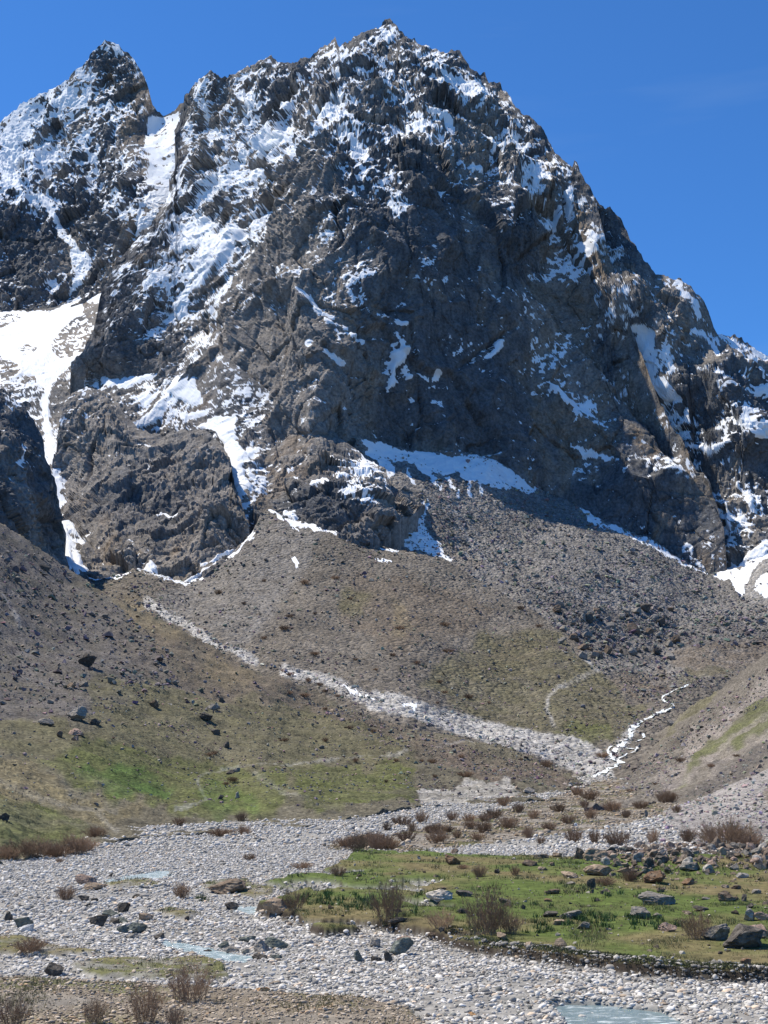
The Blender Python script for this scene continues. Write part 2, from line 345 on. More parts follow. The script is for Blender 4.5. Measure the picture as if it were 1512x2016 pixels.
# snow basin behind the knolls
surface("snow_basin",
    [(-60,618),(0,612),(60,612),(100,605),(150,590),(200,572),(260,545),(340,600),(400,650),(440,700),(520,760),(580,820)],
    [(-60,1000),(60,1010),(100,1100),(150,1180),(200,1175),(300,1100),(440,1060),(480,1040),(580,1060)],
    [(-60,618,1372),(0,612,1368),(100,605,1362),(200,572,1340),(260,545,1300),(100,690,1190),(0,700,1190),(-60,720,1180),(90,770,1090),(0,760,1110),(200,720,1095),(300,735,1040),(380,722,1005),(250,830,1000),(180,770,1050),(350,800,985),(420,820,950),(450,850,925),(440,700,990),(520,790,950),(580,820,935),
     (470,900,885),(480,960,845),(470,1040,825),(520,900,890),(580,1060,850),(90,850,1010),(105,930,940),(130,1040,850),(165,1130,772),(200,1175,745),(200,1000,930),(300,950,1000),(0,900,1000),(300,1100,930),(60,1010,930)],
    2.4, 2.4,
    rock_relief([(0,650,.15),(200,600,.2),(60,760,.5),(200,770,.6),(300,850,.7),(400,750,.4),(100,900,.4),(420,850,.5),(340,810,.5),(150,1080,.4)], 1.5,
        [('f',[(-60,615),(0,614),(90,612),(140,596),(200,575),(215,590),(160,600),(175,630),(195,655),(165,690),(140,720),(112,745),(98,790),(98,815),(80,800),(90,770),(60,740),(10,755),(40,735),(30,715),(0,700),(-60,700)]),
         ('f',[(195,705),(240,735),(290,728),(325,725),(300,745),(255,760),(200,755)]),
         ('f',[(340,745),(382,718),(378,735),(400,790),(380,795),(350,780),(330,770)]),
         ('f',[(330,778),(322,815),(290,842),(255,845),(225,825),(240,820),(270,830),(300,800)]), ('f',[(350,815),(418,798),(405,815),(375,822)]),
         ('f',[(375,835),(405,825),(430,815),(462,820),(465,865),(480,885),(525,885),(500,895),(485,900),(515,918),(480,905),(478,935),(495,955),(470,975),(452,972),(455,920),(440,870),(420,845)]),
         (9,[(90,800),(95,850),(95,880),(108,915),(112,950),(118,990),(125,1020),(142,1035)]), (7,[(118,1010),(128,1060),(140,1110),(170,1135),(230,1135)]),(6,[(142,1035),(165,1045),(175,1085),(185,1120),(230,1132),(260,1130)]),(4,[(150,1090),(160,1110)]),
         (5,[(108,1025),(122,1060)])], spur=3, block=.35, bare=[('f',[(100,668),(150,625),(205,592),(215,610),(190,640),(140,665),(110,690)]),('f',[(-20,618),(40,616),(45,632),(0,645),(-20,645)]),('f',[(105,690),(150,660),(200,640),(170,690),(120,712)]),('f',[(20,690),(60,675),(80,690),(50,705)])]),
    rock_paint([(0,650,.25),(150,650,.08),(100,680,.15),(180,620,.1),(60,630,.2),(60,740,.5),(30,740,.4),(200,730,.4),(140,780,.1),(150,820,.1),(250,790,.15),(300,770,.3),(340,760,.5),(260,720,.3),(400,830,.3),(440,900,.4),(480,860,.2),(95,860,.5),(105,930,.6),(140,1070,.5),(160,1110,.5),(200,900,.05)], .6),
    M_ROCK, back=(3, 10, .6), rag=1.5)

# the main summit: snowy crest, lit left flank, shaded right wall
MAIN_RIDGE = [(140,712),(165,690),(185,645),(200,575),(230,522),(265,478),(300,438),(330,385),(346,330),(350,260),(356,216),(360,190),(376,170),(400,155),(415,148),(440,149),(460,145),(480,132),(500,127),(520,118),(532,117),(545,126),(562,127),(575,126),(600,117),(622,110),(632,96),(650,88),(663,80),(668,94),(685,87),(700,80),(715,69),(738,55),(756,42),(765,35),(772,40),(782,50),(786,62),(815,79),(838,90),(862,99),(876,109),(890,102),(905,104),(914,117),(922,132),(945,146),(955,144),(967,160),(985,166),(1000,178),(1012,202),(1026,224),(1050,241),(1076,267),(1086,288),(1106,316),(1127,331),(1131,318),(1137,322),(1142,340),(1152,356),(1168,376),(1176,395),(1190,470),(1215,570),(1240,640),(1262,700),(1290,770),(1340,860),(1375,925),(1400,955),(1425,1040),(1432,1120)]
surface("mountain", MAIN_RIDGE,
    [(140,740),(200,760),(300,770),(380,790),(440,900),(540,960),(600,950),(700,1010),(740,960),(830,960),(970,990),(1060,1040),(1150,1080),(1280,1140),(1400,1200),(1432,1190)],
    [(356,216,1350),(400,155,1325),(440,149,1315),(520,118,1305),(600,117,1290),(663,80,1275),(765,35,1262),(838,90,1235),(905,104,1222),(955,144,1205),(1000,178,1180),(1050,241,1150),(1086,288,1130),(1131,318,1112),(1176,395,1085),
     (346,330,1290),(300,438,1220),(230,522,1150),(185,645,1085),(140,712,1060),
     (655,850,892),(640,760,918),(628,650,938),(640,540,962),(655,420,1002),(640,290,1060),(700,150,1180),
     (400,660,1040),(385,720,1000),(330,560,1100),(450,480,1090),(300,720,1030),(220,690,1062),(200,760,1060),(240,600,1105),(400,330,1230),(500,250,1220),(480,620,1010),(520,800,945),(450,810,965),(400,780,985),(540,960,900),(440,900,930),(560,500,1010),(560,380,1080),(330,640,1065),
     (760,600,962),(700,870,912),(720,700,940),(830,895,938),(970,910,958),(1060,965,968),(1150,1005,960),(1280,1062,946),(1400,1132,930),(1400,1200,926),(1280,1140,940),(1060,1040,962),(830,960,930),(700,1010,890),(880,600,982),(880,740,965),(1000,480,1030),(1000,620,1008),(1000,760,985),(850,350,1012),(760,400,995),(760,300,1050),(760,250,1100),(880,220,1125),(1100,700,1022),(1100,850,992),(1200,760,1012),(1210,920,980),(1300,860,988),(1330,1000,955),(1390,960,968),(1432,1120,935),(1150,500,1058),(1060,370,1078),(1190,620,1038),(1240,650,1040),(1290,770,1010),(960,300,1095)],
    2.2, 2.2,
    rock_relief([(400,200,1.15),(600,200,1.2),(765,80,1.1),(900,180,1.1),(1000,250,1.0),(1080,330,.9),(500,400,1.1),(400,500,1.0),(300,600,.7),(560,550,.42),(480,560,.45),(520,700,.38),(450,750,.3),(560,830,.42),(600,650,.42),(640,700,.5),(760,500,.30),(900,450,.28),(900,700,.24),(1000,600,.24),(1100,800,.26),(1250,950,.28),(1330,900,.36),(1380,1050,.3),(1200,850,.28),(1150,600,.32),(850,320,.75),(1060,420,.55)], 2.6,
        [('f',[(595,575),(612,590),(640,612),(665,622),(660,630),(625,615),(598,585)]),(4,[(640,630),(665,640),(680,650)]),(5,[(608,676),(640,700),(668,720)]),(4,[(650,705),(672,722)]),(4,[(690,662),(715,672)]),(4,[(740,623),(760,622),(790,640)]),('f',[(775,690),(800,688),(800,712),(785,720),(790,745),(775,760)]),('f',[(850,728),(868,732),(866,748),(852,745)]),(4,[(800,735),(850,742)]),
         ('f',[(1065,755),(1110,780),(1150,815),(1155,825),(1120,810)]),('f',[(1120,870),(1160,885),(1210,912),(1190,912),(1150,895)]),('f',[(985,665),(990,680),(960,710),(945,715)]),
         ('f',[(1112,365),(1128,360),(1135,390),(1140,420),(1128,405)]),('f',[(1140,455),(1165,480),(1175,500),(1155,490)]),
         ('f',[(865,155),(900,160),(950,172),(960,190),(940,205),(900,190),(870,185)]),('f',[(740,70),(760,62),(780,65),(775,78),(750,84)]),('f',[(838,150),(860,130),(878,110),(880,120),(862,140),(842,155)]),(4,[(990,285),(1030,310),(1060,335)]),(5,[(940,255),(975,290)]),(5,[(850,230),(890,260)]),(5,[(905,215),(930,240)]),(4,[(930,318),(955,328)]),
         ('f',[(460,180),(478,160),(490,200),(485,210)]),('f',[(405,250),(432,240),(432,270),(405,290)]),('f',[(500,265),(560,255),(595,245),(590,262),(540,280),(500,300)]),('f',[(530,310),(570,290),(620,278),(600,295),(560,310),(530,325)]),('f',[(648,215),(700,230),(690,250),(655,255),(620,245)]),('f',[(690,275),(730,290),(720,310),(690,300)]),('f',[(550,200),(575,195),(575,220),(555,225)]),('f',[(640,140),(672,150),(670,165),(640,155)]),
         ('f',[(430,350),(500,320),(520,325),(470,360),(430,375)]),('f',[(350,445),(400,430),(430,440),(400,470),(360,490),(330,500)]),('f',[(400,470),(440,455),(480,450),(470,490),(440,520),(410,560),(385,580),(370,600),(360,580),(390,530)]),('f',[(280,560),(330,540),(325,555),(290,585)]),('f',[(490,430),(530,420),(520,445),(490,460)]),('f',[(340,600),(380,570),(370,620),(345,625)])], spur=12,
        steps=[(15,[(1012,420),(1050,375),(1100,385),(1140,470),(1190,560),(1240,650),(1290,770),(1350,880),(1420,985),(1385,968),(1312,892),(1280,842),(1240,790),(1180,716),(1140,690),(1100,642),(1062,586),(1040,540),(1005,470)]),
               (7,[(720,880),(790,885),(840,890),(900,895),(985,890),(960,830),(920,790),(895,735),(840,735),(790,690),(760,640),(700,650),(690,760)]),
               (9,[(830,345),(900,340),(960,400),(1000,470),(1040,540),(1060,590),(980,560),(900,470),(850,400)]),
               (8,[(1112,360),(1135,400),(1145,440),(1180,520),(1200,580),(1240,640),(1225,640),(1180,570),(1150,500),(1120,430)])],
        cuts=[(9,5,[(1005,650),(950,690),(893,732),(925,790),(965,840),(988,885)]),(6,4,[(760,510),(765,560),(763,620)]),(5,3,[(750,540),(752,600)]),(6,4,[(900,290),(905,330),(900,365)]),(6,5,[(640,690),(668,722),(690,740)]),(6,4,[(1062,590),(1140,690),(1240,790),(1312,890)]),(5,3,[(840,560),(850,640),(870,700)]),(4,3,[(700,470),(705,560),(715,640)]),(4,3,[(800,420),(806,520),(800,600)]),(4,3,[(930,480),(945,560),(940,640)]),(5,4,[(1180,860),(1250,950),(1300,1040)]),(5,4,[(1090,830),(1150,920),(1190,1000)]),(4,3,[(760,760),(765,860)]),(4,3,[(830,780),(836,880)]),(4,3,[(900,800),(905,890)]),(5,4,[(560,470),(552,560),(545,640)]),(5,4,[(600,450),(596,540),(590,600)]),(5,4,[(520,560),(500,650),(480,720)]),(5,4,[(470,600),(440,680),(425,740)]),(6,5,[(405,620),(395,680)]),(5,4,[(580,640),(575,740),(560,800)])]),
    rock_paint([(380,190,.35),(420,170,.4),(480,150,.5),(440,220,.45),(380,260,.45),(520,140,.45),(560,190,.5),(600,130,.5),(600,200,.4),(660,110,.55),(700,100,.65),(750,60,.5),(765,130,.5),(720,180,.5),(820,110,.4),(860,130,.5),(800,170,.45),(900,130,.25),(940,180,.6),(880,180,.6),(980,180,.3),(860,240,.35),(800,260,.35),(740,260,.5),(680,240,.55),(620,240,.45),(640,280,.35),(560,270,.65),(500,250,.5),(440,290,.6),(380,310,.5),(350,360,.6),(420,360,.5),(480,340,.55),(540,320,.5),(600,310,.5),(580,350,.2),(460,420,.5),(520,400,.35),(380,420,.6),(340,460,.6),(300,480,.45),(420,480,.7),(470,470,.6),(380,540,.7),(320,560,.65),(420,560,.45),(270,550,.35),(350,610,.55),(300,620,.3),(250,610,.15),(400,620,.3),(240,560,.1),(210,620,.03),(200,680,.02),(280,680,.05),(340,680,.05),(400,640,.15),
        (680,330,.35),(720,350,.4),(760,340,.25),(700,390,.3),(640,360,.12),(600,420,.05),(660,450,.15),(650,560,.08),(560,480,.02),(500,560,.04),(520,650,.01),(480,720,.01),(540,780,.01),(430,740,.02),(600,700,.02),(620,800,.02),(640,620,.08),(740,440,.06),(780,500,.02),(900,500,.0),(840,420,.02),(820,330,.08),(860,300,.12),(900,340,.12),(940,290,.25),(960,240,.35),(1010,240,.4),(1040,290,.35),(1000,320,.12),(920,380,.06),(960,400,.02),(1080,320,.5),(1060,345,.55),(1100,340,.6),(1110,380,.35),(1050,420,.02),(1000,520,.0),(1150,380,.05),(1160,420,.05),(1160,470,.4),(1140,440,.4),(1200,560,.1),(1150,560,.0),(1230,660,.02),(900,640,.01),(760,640,.03),(800,700,.07),(840,740,.06),(720,690,.03),(980,680,.12),(960,720,.05),(920,800,.0),(1080,770,.12),(1130,820,.15),(1180,860,.1),(1040,800,.02),(1160,890,.1),(1100,900,.0),(1250,950,.02),(1300,870,.06),(1370,920,.2),(1330,900,.1),(1390,1000,.1),(1350,1060,.08),(1250,1040,.03),(1150,960,.01)], [(400,200,.5),(600,250,.5),(765,100,.45),(900,200,.45),(1050,300,.4),(420,450,.5),(300,620,.6),(480,620,1),(560,560,1),(620,560,.85),(600,760,1),(480,760,1),(640,700,.6),(720,600,.12),(800,450,.12),(900,600,.12),(850,800,.08),(1000,700,.25),(1000,450,.3),(1100,620,.55),(1180,720,.6),(1150,850,.25),(1250,950,.2),(1340,900,.6),(1350,1050,.25)],  # rock tint plus painted light: sunlit flank paler brown, shaded wall darker slate
        [(480,560,.0),(560,600,.1),(560,480,.0),(620,700,.05),(1050,600,.1),(1000,560,-.1),(1150,640,.5),(1200,720,.5),(1100,600,.5),(1250,800,.4),(1120,520,.3),(850,600,-.1),(900,450,-.3),(900,800,-.4),(600,200,-.2),(1100,780,.3),(1330,900,.4),(1250,950,0),(760,800,0),(600,850,.1)]),
    M_ROCK, back=(8, 14, 1.1), rag=3.0)

# ridges behind the right edge of the wall
surface("rock_ridge",
    [(1100,380),(1150,420),(1172,385),(1182,402),(1198,410),(1203,402),(1210,414),(1226,432),(1240,466),(1262,505),(1280,530),(1290,543),(1300,540),(1312,546),(1338,550),(1364,560),(1376,578),(1388,594),(1400,612),(1408,640),(1418,654),(1438,658),(1460,668),(1482,682),(1512,697),(1570,735)],
    [(1100,470),(1190,640),(1300,900),(1380,1050),(1400,1190),(1512,1160),(1570,1150)],
    [(1150,420,1110),(1203,402,1120),(1240,466,1110),(1290,543,1090),(1364,560,1090),(1408,640,1085),(1482,682,1100),(1570,735,1110),
     (1165,520,1085),(1250,560,1050),(1215,610,1045),(1270,660,1045),(1250,700,1050),(1310,650,1030),(1330,760,1020),(1290,800,1035),(1390,800,1015),(1350,860,1010),(1400,900,1000),(1440,760,1010),(1420,980,985),(1440,1090,960),(1400,1190,930),(1512,1060,955),(1570,1150,930),(1512,900,1000),(1512,780,1050),(1460,950,985),(1380,700,1040),(1430,1040,970),(1480,850,985)],
    2.4, 2.4,
    rock_relief(0.6, 1.6, [('f',[(1236,640),(1262,638),(1290,655),(1290,680),(1300,720),(1320,760),(1340,790),(1330,800),(1300,775),(1280,735),(1250,680)]),('f',[(1340,870),(1375,870),(1425,868),(1420,880),(1395,895)]),(5,[(1345,570),(1370,590),(1385,620)]),(5,[(1378,645),(1400,665),(1420,700)]),(6,[(1480,760),(1512,775)]),(6,[(1462,820),(1480,850),(1500,860)]),(5,[(1425,660),(1480,690),(1512,705)]),(4,[(1450,950),(1480,985)]),(4,[(1440,970),(1490,1000)]),
        ('f',[(1420,975),(1432,1000),(1440,1040),(1430,1060),(1425,1110),(1436,1040)]),('f',[(1400,1135),(1425,1110),(1460,1115),(1490,1085),(1530,1050),(1530,1080),(1470,1140),(1440,1145)])], spur=10),
    rock_paint([(1200,410,.3),(1185,430,.5),(1220,460,.05),(1250,520,.04),(1230,560,.35),(1260,580,.25),(1300,600,.1),(1210,590,.4),(1250,650,.7),(1280,720,.75),(1320,790,.65),(1350,840,.4),(1390,880,.5),(1360,580,.3),(1390,620,.12),(1330,640,.08),(1360,700,.02),(1400,760,.05),(1420,680,.25),(1470,690,.4),(1500,720,.3),(1450,760,.2),(1490,820,.3),(1440,850,.06),(1400,830,.2),(1480,900,.15),(1410,950,.3),(1440,1000,.4),(1480,1000,.3),(1500,950,.15),(1430,1070,.3),(1470,1080,.06),(1460,1110,.02)], .4),
    M_ROCK, back=(8, 12, 1.0), rag=3.0)

# shadowed crag at the far left
surface("rock_crag",
    [(-60,740),(0,772),(20,790),(40,803),(62,830),(72,850),(84,880),(92,910),(104,945),(114,985),(119,1020),(130,1070),(138,1105),(146,1150)],
    [(-60,1030),(0,1060),(60,1110),(140,1160),(146,1165)],
    [(-60,740,790),(0,772,790),(40,803,785),(72,850,780),(104,945,768),(119,1020,757),(146,1150,735),(-60,1030,640),(0,1050,655),(60,1105,680),(135,1150,725),(0,900,700),(60,950,730),(30,860,745),(90,1050,728),(-60,880,700)],
    2.2, 2.2, rock_relief(0.75, 2.0, [(4,[(42,880),(36,915),(30,920)])], spur=8, scale=.8),
    rock_paint([(0,800,.05),(60,830,.03),(40,900,.04),(100,1000,0),(30,1000,0)], .45), M_ROCK, back=(6, 8, 1.0), rag=2.5)

# two rock knolls at the foot of the flank
surface("rock_knoll",
    [(110,960),(112,900),(116,830),(126,790),(140,772),(170,762),(205,768),(225,800),(250,818),(280,848),(320,858),(350,848),(378,842),(400,850),(430,868),(448,892),(455,935),(465,970),(478,1005),(488,1035),(493,1060)],
    [(110,1030),(130,1080),(160,1130),(200,1150),(260,1130),(370,1165),(450,1115),(493,1075)],
    [(110,960,935),(126,790,975),(170,762,985),(250,818,960),(320,858,935),(378,842,930),(430,868,905),(455,935,860),(493,1060,788),(120,1060,850),(150,1125,778),(260,1125,765),(370,1155,742),(450,1110,762),(300,960,862),(420,900,880),(420,980,818),(300,1050,800),(330,1000,830),(400,1060,782),(200,1000,850),(460,1010,800),(380,920,868),(200,880,915),(200,1090,788),(300,1110,768),(450,960,838)],
    2.2, 2.2, rock_relief([(150,800,.7),(250,900,.55),(200,1000,.5),(400,850,.8),(400,970,.8),(350,1060,.6),(250,1060,.5),(450,1000,.8)], 1.6,
        [('f',[(285,1098),(295,1090),(312,1105),(300,1118),(280,1115)]), (4,[(262,1112),(300,1122),(330,1135),(370,1143),(410,1125),(440,1098),(465,1088)]), (3,[(308,998),(330,1008),(350,1015)]),(3,[(400,1112),(420,1120)])], spur=6),
    rock_paint([(150,780,.15),(200,850,.02),(300,900,.02),(300,1000,.0),(400,1000,0),(400,870,.02),(230,1100,.05)], .72, [(300,1080,.25),(250,950,.1),(420,1000,-.3),(150,900,0)]), M_ROCK, back=(6, 8, 1.0), rag=2.5)
surface("rock_knoll",
    [(500,985),(512,930),(522,895),(545,878),(575,858),(602,845),(630,838),(655,842),(672,858),(700,878),(722,898),(745,910),(760,926),(768,952),(778,985),(784,968),(800,958),(818,963),(833,975),(837,990)],
    [(500,1010),(540,1020),(570,1030),(640,1055),(720,1085),(765,1060),(785,1020),(810,1020),(837,1000)],
    [(500,985,835),(522,895,895),(575,858,905),(630,838,905),(672,858,895),(722,898,880),(760,926,865),(778,985,830),(800,958,875),(837,990,862),(540,1015,812),(570,1022,800),(640,1048,782),(720,1078,768),(765,1045,778),(785,1015,800),(810,1010,840),(600,940,840),(640,950,815),(700,940,830),(660,900,860),(740,960,818),(600,1000,805),(700,1010,784),(560,950,845)],
    2.0, 2.0, rock_relief([(560,880,.5),(640,870,.7),(650,1000,.7),(740,1000,.75),(540,980,.5)], 1.6,
        [(4,[(570,930),(585,945),(610,948),(640,944)]),(3,[(668,930),(685,932)]),(4,[(560,1012),(580,1018)])], spur=6),
    rock_paint([(640,870,.03),(720,920,.35),(735,940,.3),(600,940,.03),(650,1000,0),(740,1020,0),(540,960,.05),(810,980,0)], .6, [(560,950,.4),(640,1000,-.3)]), M_ROCK, back=(6, 8, 1.0), rag=2.5)

# ------------------------------------------------------------------ talus and hillsides
def soil_relief(a1=1.6, s1=45, a2=.5, s2=9, a3=.0, streak=None):
    def f(s):
        p = s.p.astype(F32); s.snowbase = np.zeros(len(p))
        k = np.clip(np.hypot(p[:, 0], p[:, 1]) / 330, .10, 1)
        return k * a1 * fbm(p / F32(s1), 3) + k * a2 * fbm(p / F32(s2) + 5, 3) + (a3 * np.maximum(ridged(p / F32(5.0) + 2, 3) - .55, 0) if a3 else 0)
    return f
def zones(base, items, snow=(), var=.25, speck=.0):
    """base colour, then (colour, strength, [outlines]) laid over it in order"""
    def f(s):
        p = s.p.astype(F32)
        c = np.repeat(base, len(p), 0) * (1 + var * fbm(p / F32(28), 3) + .6 * var * fbm(p / F32(5) + 9, 3))[:, None]
        for colr, k, outl in items:
            thin = all(q[0] != 'f' and (q[0] == 'F' or q[0] < 26) for q in outl); jk = dict(a1=3, s1=40, a2=3, s2=9) if thin else dict(a1=20, s1=60, a2=11, s2=17)
            m = grow(patches(s.u, s.v, outl, **jk).astype(float), s.shape, 1 if thin else 5)
            tex = np.clip(.75 + .7 * fbm(p / F32(11) + 40 + colr[0, 0] * 99, 4), 0, 1)
            c = mix(c, colr * (1 + var * fbm(p / F32(7) + 3, 3))[:, None], (m * k * mix(1, tex, .7 if k < 1 else .25))[:, None])
        sn = patches(s.u, s.v, snow, a1=5, s1=20, a2=3.5, s2=7).astype(float) if snow else np.zeros(len(p))
        return np.clip(c, .01, 1), sn
    return f
SCREE, GREYSTONE, EARTH, OLIVE, GREEN, LUSH, STRAW, PINK = rgb(.195,.184,.172), rgb(.37,.36,.345), rgb(.140,.114,.088), rgb(.116,.108,.062), rgb(.095,.105,.038), rgb(.062,.115,.024), rgb(.21,.17,.10), rgb(.235,.208,.188)
DARKSTONE = rgb(.085,.078,.075)
surface("talus_slope",
    [(690,905),(705,858),(716,862),(730,868),(745,868),(765,875),(800,885),(830,893),(870,896),(910,893),(970,906),(1010,930),(1060,965),(1110,985),(1150,1004),(1220,1035),(1280,1062),(1340,1100),(1400,1132),(1430,1125),(1470,1118),(1495,1085),(1520,1062),(1570,1045)],
    [(690,1090),(800,1120),(900,1150),(1000,1200),(1100,1260),(1180,1340),(1250,1420),(1380,1420),(1570,1420)],
    [(690,905,895),(705,858,908),(745,868,920),(830,893,936),(910,893,948),(970,906,956),(1060,965,966),(1150,1004,958),(1280,1062,944),(1400,1132,928),(1430,1125,935),(1495,1085,955),(1570,1045,970),
     (690,1090,775),(800,1120,770),(850,1090,812),(780,1000,842),(860,980,878),(1000,1180,765),(1000,1050,868),(1100,1230,730),(1150,1120,838),(1200,1290,712),(1300,1290,745),(1300,1180,840),(1512,1250,810),(1570,1250,815),(1512,1150,890),(1380,1340,670),(1250,1400,590),(1380,1420,580),(1570,1420,580),(1450,1300,735)],
    2.6, 2.6, soil_relief(2.4, 60, .7, 11, .8),
    zones(SCREE, [(EARTH,.5,[('f',[(900,1000),(960,1130),(880,1110),(840,1010)])]),(GREYSTONE,.55,[(7,[(870,940),(900,1010),(930,1060),(965,1110)]),(5,[(880,1060),(940,1090)]),('f',[(1440,1160),(1512,1090),(1570,1080),(1570,1200),(1490,1190)])]),(DARKSTONE,.5,[('f',[(1060,1160),(1200,1200),(1330,1230),(1512,1240),(1512,1300),(1330,1270),(1320,1300),(1180,1290)])]),(EARTH,.8,[('f',[(1320,1290),(1420,1260),(1570,1270),(1570,1330),(1400,1340),(1320,1310)]),('f',[(1180,1330),(1310,1320),(1330,1380),(1250,1400)])]),(OLIVE,.7,[('f',[(1330,1330),(1420,1310),(1440,1330),(1360,1350)])])],
        [('f',[(715,860),(740,870),(760,872),(800,890),(830,890),(860,898),(900,893),(940,900),(970,903),(1000,925),(1060,965),(1040,975),(1000,958),(950,950),(900,935),(850,930),(870,950),(840,935),(800,905),(760,905),(780,930),(765,950),(745,910),(725,895)]),
         (3,[(850,940),(870,965)]),(3,[(880,940),(905,975)]),(3,[(915,945),(930,975)]),(3,[(940,950),(950,970)]),(3,[(800,925),(815,950)]),(4,[(905,940),(1000,965)]),
         ('f',[(775,990),(800,1000),(800,1040),(785,1085),(760,1075),(720,1062),(760,1040)]),('f',[(800,1010),(842,980),(835,1020),(850,1060),(890,1105),(850,1090),(815,1078),(795,1065)]),
         ('f',[(1140,1002),(1155,1003),(1200,1030),(1280,1065),(1300,1075),(1400,1132),(1340,1105),(1270,1070),(1200,1040),(1160,1022)]),
         ('f',[(1400,1136),(1430,1122),(1470,1118),(1500,1080),(1530,1060),(1530,1075),(1490,1120),(1470,1150),(1460,1170),(1440,1150)]),('f',[(1495,1140),(1512,1120),(1530,1110),(1530,1180),(1500,1175),(1485,1160)])]),
    M_TALUS, back=(3, 6, 1.0), rag=1.2)
surface("scree_fan",
    [(120,1120),(145,1132),(200,1140),(230,1136),(262,1122),(300,1130),(340,1143),(370,1148),(410,1130),(455,1096),(478,1074),(496,1046),(512,1015),(526,1000),(540,1005),(560,1018),(600,1028),(640,1042),(680,1058),(720,1072),(770,1080),(790,1085),(830,1092),(880,1105),(920,1125),(960,1150),(1010,1180),(1050,1202),(1090,1230),(1130,1260),(1160,1295),(1185,1325),(1220,1360),(1260,1375),(1300,1378),(1330,1365),(1370,1345),(1420,1330),(1475,1308)],
    [(120,1180),(200,1220),(300,1260),(480,1350),(600,1400),(800,1460),(1000,1530),(1180,1560),(1370,1540),(1475,1500)],
    [(120,1120,765),(200,1140,750),(262,1122,758),(370,1148,740),(455,1096,760),(500,1000,818),(540,1005,812),(560,1018,800),(640,1042,782),(720,1072,768),(790,1085,764),(880,1105,758),(960,1150,735),(1050,1202,700),(1130,1260,650),(1185,1325,590),(1260,1375,545),(1370,1345,600),(1420,1330,640),(1475,1308,690),(1475,1500,460),
     (120,1180,700),(300,1200,640),(300,1260,600),(400,1250,575),(480,1350,480),(570,1320,490),(700,1370,455),(820,1400,440),(600,1400,450),(1000,1460,420),(1000,1530,400),(1180,1500,405),(1180,1560,370),(1370,1540,380),(1280,1440,450),(700,1250,580),(900,1300,560),(1000,1400,482),(1100,1430,455),(1120,1370,520),(550,1150,690),(700,1150,690),(800,1460,415)],
    2.6, 2.6, soil_relief(2.2, 60, .6, 10, .5),
    zones(rgb(.150,.134,.114), [(SCREE,.8,[('f',[(400,1110),(500,1000),(560,1020),(640,1040),(560,1180),(480,1280),(300,1200)])]),(EARTH,.75,[('f',[(690,1120),(800,1130),(900,1160),(980,1200),(900,1260),(760,1280),(660,1220)]),('f',[(880,1330),(1010,1250),(1100,1280),(1000,1340)])]),(OLIVE,.8,[('f',[(820,1350),(950,1250),(1080,1240),(1180,1320),(1230,1380),(1290,1390),(1220,1470),(1100,1470),(950,1420)]),('f',[(680,1150),(740,1160),(700,1210),(660,1190)])]),
        (GREEN,.75,[('f',[(1080,1440),(1190,1430),(1200,1470),(1130,1480)])]),(STRAW,.5,[('f',[(770,1170),(830,1240),(770,1260)]),('f',[(230,1160),(300,1190),(330,1230),(280,1210)])]),
        (GREYSTONE,1.0,[(9,[(290,1185),(330,1215),(380,1240),(440,1275),(500,1300)]),(11,[(560,1320),(640,1340),(700,1362),(740,1378)]),(20,[(740,1378),(820,1398),(900,1420),(960,1435)]),(24,[(960,1437),(1050,1462),(1120,1480),(1180,1500)]),(14,[(1180,1500),(1200,1530)])]),
        (GREYSTONE,.9,[(2.5,[(1185,1320),(1150,1332),(1100,1350),(1080,1370),(1075,1395),(1090,1430)]),(2,[(1150,1300),(1180,1322)]),(9,[(1170,1520),(1205,1490),(1230,1462),(1246,1440)])])],
        [(4,[(508,982),(540,1005),(562,1020)]),('f',[(558,1018),(580,1015),(640,1040),(700,1062),(730,1070),(700,1066),(650,1052),(610,1040),(575,1036)]),('f',[(580,1040),(600,1048),(580,1042)]),('f',[(268,1122),(300,1132),(340,1140),(375,1147),(420,1125),(455,1092),(480,1075),(494,1040),(502,1045),(500,1060),(470,1088),(440,1110),(400,1140),(370,1152),(320,1142)]),('f',[(570,1098),(580,1098),(593,1110),(585,1115)]),('f',[(733,1104),(755,1105),(775,1113),(745,1110)]),('f',[(130,1118),(180,1122),(240,1124),(262,1130),(240,1140),(180,1138)]),
         ('f',[(740,1078),(790,1085),(780,1090),(750,1082)]),('f',[(840,1085),(860,1090),(890,1106),(860,1098)]),(2.5,[(565,1325),(580,1328)]),(2.5,[(672,1352),(700,1360)]),(2,[(705,1362),(738,1372)]),(2.5,[(795,1387),(815,1390)])]),
    M_TALUS, skirt=(1.0, 3.0), back=(3, 5, 1.2), rag=1.2)
